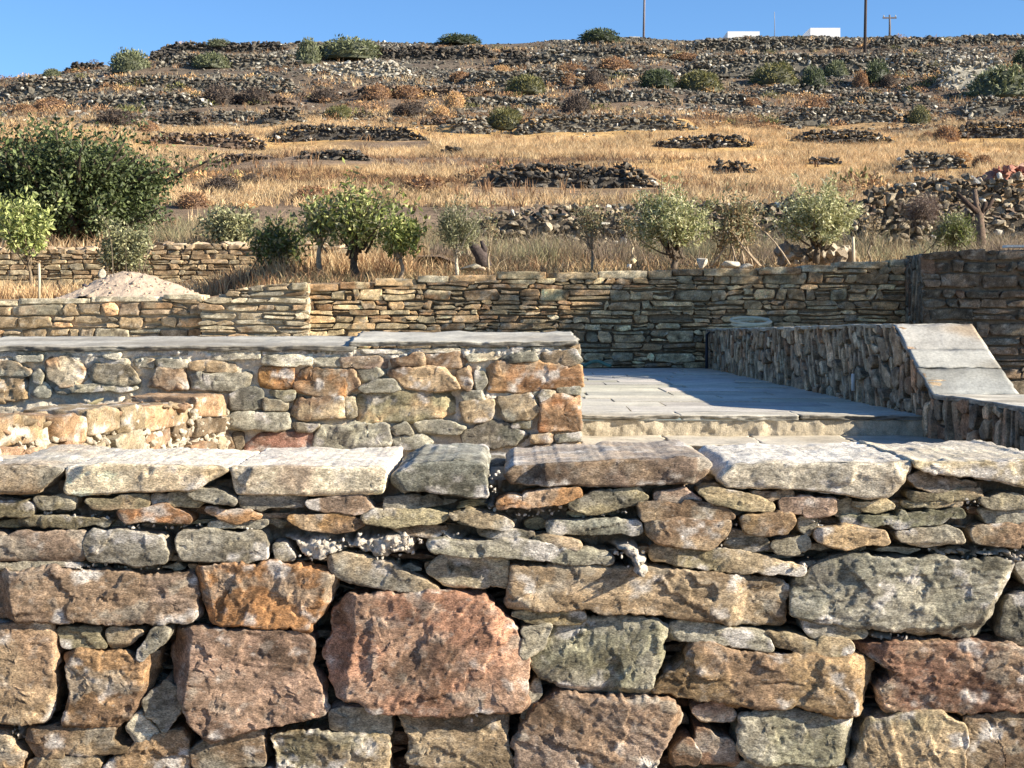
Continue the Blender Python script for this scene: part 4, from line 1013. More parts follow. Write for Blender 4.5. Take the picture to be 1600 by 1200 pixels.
for i in range(nb - 1):
    parts.append(box(bx0 + ub[i] + (.03 if i == 0 else 0), bx0 + ub[i + 1] - (.05 if i == nb - 2 else 0), YP + .04, YP + .7, ZF, ptop(ub[i]) - .02, alb((200, 180, 148))))
V, Fq, C = join(parts); mk_stone(bt, 'mortar_bed', (V, Fq, C), M['mortar'], sm=False)
lw = empty('terrace_side_wall', (X_(100, YB), YB, ZF), 'knee high run of squared tan stones with flat coping, left of the pale buttress', 'wall')
lx0, lx1 = X_(-40, YB) - 5, X_(318, YB)
def ltop(x): return float(np.interp(x, [X_(p, YB) for p in (-40, 0, 160, 240, 320)], [Z_(p, YB) for p in (470, 469, 464, 461, 457)]))
PALL = [(206,170,120), (190,158,118), (210,180,140), (176,150,120), (212,160,104), (186,172,144), (160,134,108)]
V, Fq, C = masonry(lx1 - lx0, ZF, lambda u: ltop(lx0 + u) - .06, (0.10, 0.19), (0.16, 0.42), PALL, 87, 0.024, prot=0.04, thin=.45, wavy=.25, gap=.008)
mk_stone(lw, 'stonework', (place(V, (lx0, YB, 0), (1, 0)), Fq, C), M['wallstone'])
cope_row(lw, lx0, lx1, ltop, YB, 89, [(214, 196, 168), (206, 188, 156), (190, 176, 150)], h=(.05, .07), w=(.4, .9))
V, Fq, C = mortar_sheet(lx1 - lx0, ZF - .02, lambda u: ltop(lx0 + u) - .04, 0.03, 88, 0.05, (196, 172, 134), 0.02)
P1 = (place(V, (lx0, YB, 0), (1, 0)), Fq, C)
V, Fq, C = join([P1, box(lx0, lx1, YB + .06, YB + .42, ZF, Z_(475, YB), alb((170, 150, 120)))])
mk_stone(lw, 'mortar_bed', (V, Fq, C), M['mortar'], sm=False)
# tall wall at the right, nearer than the back wall
YQ = 15.38
pw = empty('tall_corner_wall', (X_(1500, YQ), YQ, ZF), 'tall shaded wall of large squared stones dappled with sun at the right edge', 'wall')
qx0 = X_(1416, YB); qx1 = qx0 + 7.0
def qtop(x): return float(np.interp(x, [qx0, X_(1500, YQ), X_(1600, YQ)], [Z_(396, YQ), Z_(391, YQ), Z_(387, YQ)]))
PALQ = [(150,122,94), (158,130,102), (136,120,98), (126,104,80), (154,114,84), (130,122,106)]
V, Fq, C = masonry(qx1 - qx0, .8, lambda u: qtop(qx0 + u), (0.10, 0.22), (0.16, 0.5), PALQ, 91, 0.024, prot=0.04, wavy=.22, gap=.007, thin=.3)
P1 = (place(V, (qx0, YQ, 0), (1, 0)), Fq, C)
# return face towards the back wall (looks left)
V, Fq, C = masonry(YB - YQ, ZF - .05, lambda u: qtop(qx0), (0.10, 0.2), (0.18, 0.45), PALQ, 92, 0.024, upright=True)
P2 = (place(V, (qx0, YB, 0), (0, -1)), Fq, C)
V, Fq, C = join([P1, P2]); mk_stone(pw, 'stonework', (V, Fq, C), M['wallstone'])
V, Fq, C = mortar_sheet(qx1 - qx0 - .05, .8, lambda u: qtop(qx0 + .05 + u) - .02, 0.035, 93, 0.05, (140, 120, 94), 0.02)
P1 = (place(V, (qx0 + .05, YQ, 0), (1, 0)), Fq, C)
V, Fq, C = join([P1, box(qx0 + .04, qx1, YQ + .06, YB + .4, .8, Z_(398, YQ) - .01, alb((160, 140, 112)))])
mk_stone(pw, 'mortar_bed', (V, Fq, C), M['mortar'], sm=False)
V, Fq, C = box(X_(1574, YQ), X_(1625, YQ), YQ + .02, YQ + .16, qtop(9) + .005, qtop(9) + .03, alb((236, 232, 222)))
tag(obj('plank', V, Fq, M['wood'], None, C), 'white board lying on top of the tall corner wall at the right edge', 'board')
# ------------------------------------------------------------------ hillside
PYT = np.array([[20, 402], [22, 395], [24, 388], [26, 372], [27, 345], [28.5, 325], [34, 290], [42, 265], [50, 236], [58, 206], [64, 182], [72, 152], [80, 123], [88, 100], [98, 76], [104, 68]], float)
ZT = EYE + (HOR - PYT[:, 1]) * PYT[:, 0] / F
RID = np.array([[-400, 260], [0, 121], [100, 112], [165, 102], [232, 86], [300, 72], [480, 70], [800, 72], [1000, 64], [1300, 62], [1600, 58], [2100, 60]], float)
def garden_z(X, Y):
    px = 800 + F * X / np.maximum(Y, 1)
    right = 2.02 + (Y - 16.3) * 0.070
    left = 1.86 + 0 * X
    t = sstep(300, 470, px)
    return left * (1 - t) + right * t
def hill_base(X, Y):
    Yc = np.minimum(Y, 104.0)
    z = np.interp(Yc, PYT[:, 0], ZT)
    rx = 800 + F * X / 98.0
    g = (HOR - np.interp(rx, RID[:, 0], RID[:, 1])) / (HOR - 70)
    w = sstep(45, 98, Yc)
    z = EYE + (z - EYE) * (1 + (g - 1) * w)
    far = np.maximum(Y - 104, 0)
    z = z + far * 0.012 - np.maximum(far - 60, 0) * 0.10
    z = z + fbm(np.stack([X * .16, Y * .16, 0 * X], -1), 3, 9) * .35 * sstep(27, 40, Y)
    # below the old field wall on the right the garden runs in
    px = 800 + F * X / np.maximum(Y, 1)
    low = garden_z(X, Y)
    t = sstep(660, 800, px) * (Y < 26.35)
    z = np.where(t > 0.5, np.minimum(z, low), z)
    return z
WALLS = [  # px0, px1, base row, top row, tone, label
 (240,320,196,175,'d','dark dry stone terrace wall at the left, end of its row turned from the sun'), (322,405,190,172,'g','short grey dry stone wall between two dark ones on the left slope'),
 (406,472,189,168,'d','short dark dry stone wall right of the grey one on the left slope'), (420,665,220,194,'d','long dark dry stone wall above the upper golden grass strip, left of centre'),
 (216,412,228,208,'b','low brownish stone wall just right of the top of the big tree'), (330,430,254,241,'b','low crumbled stone line between golden grass strips, right of the big tree'),
 (450,580,250,236,'d','dark low stone line in the golden grass below the long dark wall'), (688,724,244,231,'d','small dark stone pile alone in the golden grass'),
 (742,1028,294,259,'d','longest dark dry stone wall in the golden grass at the centre'), (702,764,209,179,'g','grey stone heap above the golden grass at the centre'),
 (806,1090,206,179,'g','long grey dry stone wall above the golden grass, centre'), (1020,1176,231,211,'d','dark low wall in golden grass right of centre'),
 (1232,1396,225,206,'d','straight dark dry stone wall in golden grass with a white stone in it'), (1214,1424,195,167,'g','long grey terrace wall below the green broom shrubs at the right'),
 (1108,1179,271,253,'d','short dark stone wall behind the first olive tree on the right'), (1401,1510,267,238,'g','rounded grey stone heap in golden grass at the right'),
 (1262,1312,257,247,'d','scrap of dark stones in golden grass left of the rounded heap'), (1500,1680,183,152,'g','grey dry stone wall at the right edge below the large green bush'),
 (1482,1690,217,191,'d','dark broken wall at the right edge beside a brown cushion shrub'), (1062,1466,119,84,'g','high grey terrace wall below the ridge on the right'),
 (1466,1582,141,88,'p','pale broken rock bank below the ridge on the right'), (776,825,105,77,'d','dark upright stone block wall at the top of the slope, centre'),
 (826,1070,93,75,'g','long low grey wall just below the ridge, centre'), (1070,1352,80,60,'g','ridge wall under the two white houses'),
 (240,465,82,67,'d','dark wall along the left part of the ridge line'), (100,170,112,97,'d','dark stepped wall end where the ridge drops at the left'),
 (226,286,97,81,'d','dark stone bank beside the rounded bush on the left ridge'), (0,470,146,121,'g','long stony grey terrace wall under the left ridge'),
 (720,872,169,152,'g','grey stone band above the dark green shrub at the centre'), (1490,1680,70,53,'g','grey stone wall on the ridge at the right end'),
 (108,330,173,147,'g','stony grey terrace wall above the big tree'), (470,640,120,98,'p','pale scree bank of loose stones below the ridge bushes'),
 (1356,1488,74,57,'g','low stone wall on the ridge right of the dark pole'), (424,464,101,92,'d','small dark wall scrap beside the left ridge bushes'),
 (530,760,152,134,'b','brown stone band across the middle of the upper slope'), (1064,1200,164,148,'g','grey stone band under the wide broom shrubs right of centre'), (1186,1302,150,132,'g','grey stone band between the wide broom and the round one'), (1292,1456,162,143,'g','stony grey bank under the tall dark green shrub at the right'),
 (720,905,138,110,'g','stony grey bank around the dark green broom shrub, centre'), (240,470,106,85,'g','stony grey wall below the left ridge bushes'), (470,780,92,73,'d','long dark stone wall just under the ridge, left of centre'),
 (0,236,162,148,'g','low stone band at the far left above the brown cushion shrubs'), (250,470,163,150,'b','brown stone band under the touching pair of shrubs'), (640,800,196,184,'b','low brown stone band left of the grey heap'), (880,1080,124,108,'g','grey stone bank behind the dark domed shrub'),
 (880,1060,160,141,'g','grey stone terrace edge right of the tan cushion shrubs'),
]
def solve_Y(px, py, zf, y0=20.0, y1=112.0):
    Ys = np.arange(y0, y1, 0.1)
    zz = zf((px - 800) * Ys / F, Ys)
    rows = HOR - F * (zz - EYE) / Ys
    k = np.where(rows <= py)[0]
    return float(Ys[k[0]]) if len(k) else float(y1)
WG = []
for (a, b, yb, yt, tone, lab) in WALLS:
    n = max(4, int((b - a) / 12)); pxs = np.linspace(a, b, n)
    Ym = np.median([solve_Y(p, yb, hill_base, 28.6) for p in pxs])
    Xs = (pxs - 800) * Ym / F
    WG.append((a, b, Ym, EYE + (HOR - yt) * Ym / F, EYE + (HOR - yb) * Ym / F))
def hill_z(X, Y):
    z = hill_base(X, Y)
    px = 800 + F * X / np.maximum(Y, 1)
    for (a, b, Yw, zt, zb) in WG:
        e = sstep(a - 10, a + 25, px) * (1 - sstep(b - 25, b + 10, px))
        dY = Y - Yw
        top = zb + (zt - zb) * 0.93 + np.maximum(dY, 0) * 0.03
        m = (dY > 0.56) & (dY < 7)
        z = np.where(m, np.maximum(z, z * (1 - e) + np.maximum(z, top) * e), z)
    return z
fx0, fx1 = X_(660, 26), X_(2300, 26)
FKX = [X_(p, 26) for p in (660, 740, 800, 860, 900, 960, 1060, 1200, 1340, 1360, 1450, 1600, 1700)]
FKZ = [Z_(p, 26) for p in (352, 338, 332, 320, 318, 322, 322, 318, 310, 291, 283, 276, 274)]
def ftop(x): return float(np.interp(x, FKX, FKZ))
xs = np.unique(np.concatenate([np.arange(-600, -60, 20), np.arange(-60, 60, 0.5), np.arange(60, 601, 20)]))
ys = np.unique(np.concatenate([np.arange(20.3, 26.4, 0.4), [26.34, 26.36], np.arange(26.4, 112, 0.42), np.arange(112, 200, 4), np.arange(200, 1500, 60)]))
def hill_col(X, Y, Z):
    p = np.stack([X, Y, 0 * X], -1)
    gold = sstep(30, 38, Y) * (1 - sstep(56, 66, Y)) * sstep(-.35, .15, fbm(p * np.array([.12, .25, 1]), 4, 21) + .12)
    up = sstep(58, 85, Y)
    n = fbm(p * .35, 4, 23)
    c = alb((140, 114, 86)) * (1 + .35 * n)[..., None]
    c = c * (1 - gold[..., None]) + alb((206, 166, 106), 1.1, .95) * gold[..., None]
    st = (up * sstep(-.4, .1, fbm(p * .5, 4, 25)))[..., None]
    c = c * (1 - .75 * st) + alb((98, 88, 74)) * .75 * st
    return np.clip(c, .01, .8)
sheet('hillside', xs, ys, hill_z, hill_col, M['soil'])
sheet('garden_ground', np.linspace(-40, 40, 200), np.unique(np.concatenate([np.linspace(16.25, 26.36, 40)])), lambda X, Y: np.minimum(garden_z(X, Y) + .03 * fbm(np.stack([X * 2, Y * 2], -1), 3, 4), np.where((800 + F * X / Y) < 640, np.where(Y > 20.35, hill_base(X, Y) - .1, 9), 9)),
      lambda X, Y, Z: alb((186, 152, 106)) * (1 + .3 * fbm(np.stack([X * 1.3, Y * 1.3, Z], -1), 4, 15))[..., None], M['soil'])

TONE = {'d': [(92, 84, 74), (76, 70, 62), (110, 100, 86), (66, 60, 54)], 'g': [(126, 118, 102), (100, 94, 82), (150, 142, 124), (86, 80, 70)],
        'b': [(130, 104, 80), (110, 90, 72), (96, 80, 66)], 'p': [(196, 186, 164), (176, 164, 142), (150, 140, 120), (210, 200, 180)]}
def rubble_wall(xa, xb, Y, zb, zt, r, size, tone, jag=.18, thick=.5, white=.03):
    """dry stone rubble: stones piled between the base and an uneven top"""
    loc = []; sz = []; L = abs(xb - xa); H = float(np.max([zt(x) - zb(x) for x in np.linspace(xa, xb, 9)]))
    ew = min(L * .16, 1.1) + .01
    rows = max(2, int(H / (size * .62)))
    for k in range(rows + 1):
        x = xa + r.uniform(0, size)
        while x < xb:
            w = size * math.exp(r.normal(0, .4)); e = min((x - xa) / ew, (xb - x) / ew, 1)
            t_ = zt(x) + fbm(np.array([[x * .8, 3.3, Y]]), 3, 5)[0] * jag * 2 - (1 - max(e, 0)) * H * .6
            z = zb(x) + (k + .4 + r.uniform(-.35, .35)) * size * .62
            if z < t_:
                for q in range(2 if k == rows else 1):
                    loc.append((x + w / 2, Y + r.uniform(-.06, .16) + (r.uniform(0, thick) if q else 0) + k * .02, z)); sz.append((w * .58, size * r.uniform(.4, .9), size * .42 * math.exp(r.normal(0, .35))))
            x += w * .78
    # loose stones on top and at the foot
    for _ in range(int(L / size * 1.2)):
        x = r.uniform(xa, xb); t_ = zt(x) + fbm(np.array([[x * .8, 3.3, Y]]), 3, 5)[0] * jag * 2
        e = min((x - xa) / ew, (xb - x) / ew, 1)
        loc.append((x, Y + r.uniform(.05, thick), t_ - (1 - e) * H * .6 + r.uniform(-.3, .25) * size)); sz.append(size * r.uniform(.25, .6, 3))
    loc = np.array(loc); sz = np.array(sz); n = len(loc)
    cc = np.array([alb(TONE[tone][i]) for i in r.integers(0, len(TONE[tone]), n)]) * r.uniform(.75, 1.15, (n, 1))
    wh = r.random(n) < white; cc[wh] = alb((205, 198, 182))
    return loc, sz, cc
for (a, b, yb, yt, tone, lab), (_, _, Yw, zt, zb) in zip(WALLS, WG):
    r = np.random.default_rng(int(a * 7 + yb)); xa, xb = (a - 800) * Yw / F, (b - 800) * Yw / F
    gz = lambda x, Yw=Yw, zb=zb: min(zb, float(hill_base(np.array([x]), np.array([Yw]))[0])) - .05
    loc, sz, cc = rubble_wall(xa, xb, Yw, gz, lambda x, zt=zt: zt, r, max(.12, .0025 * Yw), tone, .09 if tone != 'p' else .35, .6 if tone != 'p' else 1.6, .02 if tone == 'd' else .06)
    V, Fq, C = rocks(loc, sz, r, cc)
    Lw = xb - xa; us_ = np.linspace(.04, .96, 14); hh = (zt - zb) * .82 * np.clip(np.minimum(us_, 1 - us_) / .2, .1, 1)
    ring = np.array([[0, .1], [.15, .75], [.45, 1.0], [.8, .8], [1.0, .1]]); gz0 = gz((xa + xb) / 2) - .05
    Vc = np.array([[xa + u * Lw, Yw - .02 + q[0] * .75, gz0 + q[1] * (h + .05)] for u, h in zip(us_, hh) for q in ring]); ic = np.arange(70).reshape(14, 5)
    core = (Vc, np.stack([ic[:-1, :-1], ic[1:, :-1], ic[1:, 1:], ic[:-1, 1:]], -1).reshape(-1, 4), alb(TONE[tone][0]) * .8)
    V, Fq, C = join([(V, Fq, C), core])
    nm = 'scree_bank' if tone == 'p' else 'stone_heap' if 'heap' in lab or 'pile' in lab else 'terrace_wall'
    o = obj(nm, V, Fq, M['rubble'], None, C, False, loc=((xa + xb) / 2, Yw, zb))
    tag(o, lab, 'wall' if nm == 'terrace_wall' else 'stones', 'dry stone walls and heaps on the hillside', 'stuff' if tone == 'p' else None)
# old field wall behind the olive trees
r = np.random.default_rng(3)
fz = lambda x: float(garden_z(np.array([x]), np.array([26.0]))[0]) - .05
TONE['f'] = [(160, 142, 112), (136, 120, 96), (118, 104, 84), (184, 166, 134), (100, 88, 72), (146, 128, 98)]
TONE['w'] = [(214, 184, 140), (196, 164, 120), (206, 180, 146), (180, 150, 110)]
loc, sz, cc = rubble_wall(fx0, X_(1760, 26), 26.0, fz, ftop, r, .125, 'f', .05, .3, .03)
V, Fq, C = rocks(loc, sz, r, cc, ROCKS2)
bk = box(fx0 + .4, fx1, 26.16, 26.4, 1.8, 3.35, alb((96, 84, 68)))
V2, F2, C2 = join([(V, Fq, C), bk])
tag(obj('field_wall', V2, F2, M['rubble'], None, C2, False, loc=(5, 26, 2.6)), 'old rubble field wall of small grey brown stones behind the olive trees', 'wall')
# low garden wall at the left, in front of the big tree
gw = empty('garden_wall', (X_(200, 20), 20.0, 1.86), 'sunlit tan garden wall with broken top below the big dark tree at the left', 'wall')
gx0, gx1 = X_(-60, 20) - 6, X_(560, 20)
def gtop(x): return float(np.interp(x, [X_(p, 20) for p in (-60, 140, 160, 215, 235, 250, 330, 400, 480, 560)], [Z_(p, 20) for p in (389, 388, 396, 400, 386, 381, 380, 384, 378, 390)]))
V, Fq, C = masonry(gx1 - gx0, 1.78, lambda u: gtop(gx0 + u), (.05, .11), (.10, .30), [(214,184,136), (200,168,122), (196,160,116), (208,186,146), (186,150,108)], 101, .03, prot=.018, thin=.2, rough=.6, gap=.003, wavy=.28)
mk_stone(gw, 'stonework', (place(V, (gx0, 20.0, 0), (1, 0)), Fq, C), M['wallstone'])
V, Fq, C = mortar_sheet(gx1 - gx0, 1.75, lambda u: gtop(gx0 + u) - .03, .04, 102, .06, (190, 160, 116), .03)
P1 = (place(V, (gx0, 20.0, 0), (1, 0)), Fq, C)
n = 260; xs_ = r.uniform(gx0 + 4, gx1, n); lo = np.stack([xs_, 20.05 + r.uniform(0, .3, n), np.array([gtop(x) for x in xs_]) - r.uniform(0, .06, n)], 1)
P2 = rocks(lo, r.uniform(.03, .12, (n, 1)) * np.array([1.3, 1, .6]), r, np.array([alb(TONE['w'][i]) for i in r.integers(0, 4, n)]))
P3 = box(gx0, gx1, 20.06, 20.36, 1.7, Z_(402, 20), alb((190, 160, 120)))
V, Fq, C = join([P1, P2, P3]); mk_stone(gw, 'wall_core', (V, Fq, C), M['mortar'], sm=False)

# loose stones all over the upper slope: nobody could count them
r = np.random.default_rng(12)
def scatter(n, ya, yb, dens):
    Y = np.sqrt(r.uniform(ya ** 2, yb ** 2, n)); X = r.uniform(-900, 900, n) * Y / F
    p = np.stack([X, Y, 0 * X], -1); k = r.random(n) < dens(X, Y, p)
    return X[k], Y[k]
X, Y = scatter(190000, 56, 108, lambda X, Y, p: (.08 + .92 * sstep(-.05, .25, fbm(p * np.array([.1, .3, 1]), 4, 61) + .06 + .16 * sstep(60, 90, Y))) * (.35 + .65 * sstep(58, 78, Y)))
n = len(X); s = np.exp(r.normal(-1.75, .42, n)); sz = s[:, None] * r.uniform(.5, 1.1, (n, 3)) * np.array([1.2, .9, .6]) * .42
cs = [(116, 110, 96), (98, 92, 80), (146, 140, 124), (196, 190, 174), (84, 76, 66), (130, 114, 92)]
cc = np.array([alb(cs[i]) for i in r.choice(6, n, p=[.24, .26, .14, .06, .2, .1])]) * r.uniform(.75, 1.15, (n, 1))
V, Fq, C = rocks(np.stack([X, Y, hill_z(X, Y) + sz[:, 2] * .35], 1), sz, r, cc)
tag(obj('loose_stones', V, Fq, M['rubble'], None, C, False), 'grey and white loose stones strewn over the upper hillside', 'stones', kind='stuff')

# ------------------------------------------------------------------ dry grass
def off_walls(X, Y):
    px = 800 + F * X / Y; k = np.ones(len(X), bool)
    for (a, b, Yw, zt, zb) in WG:
        k &= ~((px > a - 6) & (px < b + 6) & (Y > Yw - 2.2) & (Y < Yw + .5))
    return k
def blades(X, Y, Z, r, h, w, cols, lean=.35, per=5):
    n = len(X); X = np.repeat(X, per) + r.normal(0, .05, n * per); Y = np.repeat(Y, per) + r.normal(0, .05, n * per); Z = np.repeat(Z, per)
    m = n * per; hh = np.repeat(h, per) * r.uniform(.5, 1.2, m); a = r.uniform(0, 2 * math.pi, m); ww = w * r.uniform(.6, 1.4, m)
    lx, ly = r.normal(0, lean, m) * hh, r.normal(0, lean, m) * hh
    b = np.stack([X, Y, Z - .03], 1); d = np.stack([np.cos(a) * ww, np.sin(a) * ww, 0 * a], 1)
    mid = b + np.stack([lx * .35, ly * .35, hh * .6], 1); tip = b + np.stack([lx, ly, hh], 1)
    V = np.stack([b - d, b + d, mid + d * .7, tip, mid - d * .7], 1).reshape(-1, 3)
    i = (np.arange(m) * 5)[:, None]
    F4 = i + np.array([[0, 1, 2, 4]]); F3 = i + np.array([[4, 2, 3]])
    C = np.array([alb(c, 1.05, .82) for c in cols])[r.integers(0, len(cols), n)] * r.uniform(.75, 1.2, (n, 1)) * (1 + .45 * fbm(np.stack([X[::per] * .45, Y[::per] * .8, 0 * X[::per]], -1), 4, 91))[:, None]
    return V, [F4, F3], np.repeat(C, per * 5, 0)
GOLD = [(226, 194, 140), (212, 178, 124), (234, 206, 156), (186, 152, 106), (200, 166, 118)]
BRW = [(150, 112, 76), (170, 130, 88), (126, 96, 70), (186, 146, 98)]
parts = []
X, Y = scatter(52000, 28.6, 66, lambda X, Y, p: sstep(-.22, .22, fbm(p * np.array([.10, .30, 1]), 4, 21) + .10) * (1 - .75 * sstep(56, 64, Y)))
k_ = off_walls(X, Y); X, Y = X[k_], Y[k_]
parts.append(blades(X, Y, hill_z(X, Y), r, .14 + .14 * r.random(len(X)), .0075, GOLD, .5, per=10))
X, Y = scatter(26000, 28.6, 64, lambda X, Y, p: 1 - sstep(-.25, .1, fbm(p * np.array([.10, .30, 1]), 4, 21) + .10))
k_ = off_walls(X, Y); X, Y = X[k_], Y[k_]
parts.append(blades(X, Y, hill_z(X, Y), r, .10 + .12 * r.random(len(X)), .010, BRW + [(112, 92, 70), (98, 82, 66)], .6, per=8))
X, Y = scatter(9000, 28, 100, lambda X, Y, p: .6 * sstep(-.1, .3, fbm(p * .3, 3, 71)))
parts.append(blades(X, Y, hill_z(X, Y), r, .22 + .15 * r.random(len(X)), .014, BRW, per=6))
X, Y = scatter(9000, 64, 100, lambda X, Y, p: .8 * sstep(.08, .3, fbm(p * np.array([.15, .5, 1]), 3, 73)))
parts.append(blades(X, Y, hill_z(X, Y), r, .24 + .1 * r.random(len(X)), .016, GOLD + BRW[:2], per=6))
V, Fq, C = join(parts)
tag(obj('dry_grass', V, Fq, M['grass'], None, C, False), 'golden dry grass in strips along the hillside terraces', 'grass', kind='stuff')
parts = []
def gpts(n, p0, p1, ya, yb):
    Y = r.uniform(ya, yb, n); px = r.uniform(p0, p1, n); return (px - 800) * Y / F, Y
X, Y = gpts(2600, 380, 1700, 16.6, 19.5); parts.append(blades(X, Y, garden_z(X, Y), r, .06 + .13 * r.random(len(X)), .005, GOLD[:2] + BRW + [(128, 116, 80), (112, 100, 76), (140, 128, 90)] * 2, .6, per=7))
X, Y = gpts(2600, 640, 1700, 19, 25.6); parts.append(blades(X, Y, garden_z(X, Y), r, .10 + .2 * r.random(len(X)), .006, GOLD[:3] + BRW + [(120, 108, 80), (104, 96, 70)] * 2, .6, per=9))
X, Y = gpts(1500, -100, 330, 18, 19.9); parts.append(blades(X, Y, garden_z(X, Y), r, .12 + .2 * r.random(len(X)), .007, GOLD, per=7))
X, Y = gpts(1500, 330, 640, 18, 19.9); parts.append(blades(X, Y, garden_z(X, Y), r, .12 + .25 * r.random(len(X)), .007, GOLD + BRW, per=7))
X, Y = gpts(900, -100, 660, 20.4, 27); parts.append(blades(X, Y, hill_z(X, Y), r, .15 + .2 * r.random(len(X)), .009, GOLD + BRW, per=7))
V, Fq, C = join(parts)
tag(obj('garden_weeds', V, Fq, M['grass'], None, C, False), 'dry weeds and grass between the garden walls', 'grass', kind='stuff')
# dry brush standing in front of the field wall
parts = []
for q in range(300):
    px = 250 + 1390 * r.random() ** 1.25; Y = r.uniform(20.6, 25.3); x = (px - 800) * Y / F; n = 70; h = r.uniform(.2, .62)
    z = float(garden_z(np.array([x]), np.array([Y]))[0]) if px > 700 else float(hill_z(np.array([x]), np.array([Y]))[0])
    xx = x + r.normal(0, .22, n); yy = Y + r.normal(0, .18, n)
    parts.append(blades(xx, yy, np.full(n, z), r, h * r.uniform(.4, 1, n), .0055, [[(186, 162, 120), (156, 134, 100), (134, 116, 90)], [(156, 150, 108), (134, 130, 92), (176, 168, 124)], [(144, 124, 104), (122, 106, 90), (168, 148, 120)]][r.integers(3)], .4, per=4))
V, Fq, C = join(parts)
tag(obj('dry_brush', V, Fq, M['grass'], None, C, False), 'dry grey brown brush standing in front of the old field wall', 'brush', kind='stuff')
# low dry brush and stones at the foot of the field wall
X, Y = gpts(700, 660, 1700, 23, 25.8); n = len(X)
s = r.uniform(.04, .14, n)
V, Fq, C = rocks(np.stack([X, Y, garden_z(X, Y) + s * .3], 1), s[:, None] * r.uniform(.6, 1.1, (n, 3)), r, np.array([alb(TONE['f'][i]) for i in r.integers(0, 6, n)]))
tag(obj('fallen_stones', V, Fq, M['rubble'], None, C, False), 'fallen stones along the foot of the old field wall', 'stones', kind='stuff')
# ------------------------------------------------------------------ plants
def leaves(P, r, size, cols, aspect=.42, up=.0, outward=None, lum=None):
    """one folded diamond leaf per point"""
    n = len(P); d = r.normal(size=(n, 3)); d[:, 2] += up
    if outward is not None: d += outward
    d /= np.linalg.norm(d, axis=1)[:, None] + 1e-9
    s = np.cross(d, r.normal(size=(n, 3))); s /= np.linalg.norm(s, axis=1)[:, None] + 1e-9
    nn = np.cross(d, s)
    L = (size * r.uniform(.6, 1.3, n))[:, None]; W = L * aspect
    V = np.stack([P, P + d * L * .5 + s * W * .5 + nn * W * .15, P + d * L, P + d * L * .5 - s * W * .5 + nn * W * .15], 1).reshape(-1, 3)
    i = (np.arange(n) * 4)[:, None]
    F3 = np.concatenate([i + np.array([[0, 1, 2]]), i + np.array([[0, 2, 3]])])
    c = np.array([alb(x, .8, .95) for x in cols])[r.integers(0, len(cols), n)] * r.uniform(.7, 1.25, (n, 1))
    if lum is not None: c = c * lum[:, None]
    return V, F3, np.repeat(c, 4, 0)
def shoots(r, n, root, crown, spread, h0, h1, curve=.2, base=.06):
    """curved shoots from a root point into a crown (centre, radii)"""
    c, rad = crown; out = []
    for k in range(n):
        d = r.normal(size=3); d[2] = abs(d[2]) * .8 + .1 if h0 >= 0 else d[2]
        d /= np.linalg.norm(d)
        q = c + d * rad * r.uniform(h0 if h0 > 0 else .5, h1)
        s = root + np.array([r.normal(0, base), r.normal(0, base), r.uniform(0, base)])
        mid = (s + q) / 2 + r.normal(0, curve, 3) * np.linalg.norm(q - s) * .3; mid[2] += .05 * np.linalg.norm(q - s)
        t = np.linspace(0, 1, 8)[:, None]
        out.append((1 - t) ** 2 * s + 2 * t * (1 - t) * mid + t * t * q)
    return out
def leafy(paths, r, per, spread, t0=.35):
    P = []; O = []
    for p in paths:
        t = r.uniform(t0, 1.0, per) ** .8; k = t * (len(p) - 1); i = np.minimum(k.astype(int), len(p) - 2); f = (k - i)[:, None]
        q = p[i] * (1 - f) + p[i + 1] * f; o = r.normal(0, 1, (per, 3)); o /= np.linalg.norm(o, axis=1)[:, None]
        P.append(q + o * spread * r.random((per, 1)) ** .6); O.append(o * .8)
    return np.concatenate(P), np.concatenate(O)
GROUND = lambda x, Y: float(garden_z(np.array([x]), np.array([Y]))[0])
HILL = lambda x, Y: float(hill_z(np.array([x]), np.array([Y]))[0])
OLIVE = [(158, 158, 112), (176, 174, 132), (134, 136, 90), (112, 116, 72), (200, 196, 160)]
DGREEN = [(66, 78, 42), (80, 92, 52), (52, 62, 36), (100, 112, 66), (72, 82, 50)]
LIME = [(116, 126, 60), (136, 142, 78), (98, 108, 54), (82, 94, 48), (158, 160, 100)]
GREYG = [(124, 124, 92), (104, 106, 78), (140, 138, 106), (92, 94, 64)]
DRY = [(150, 130, 96), (128, 110, 80), (166, 146, 110), (110, 96, 70)]
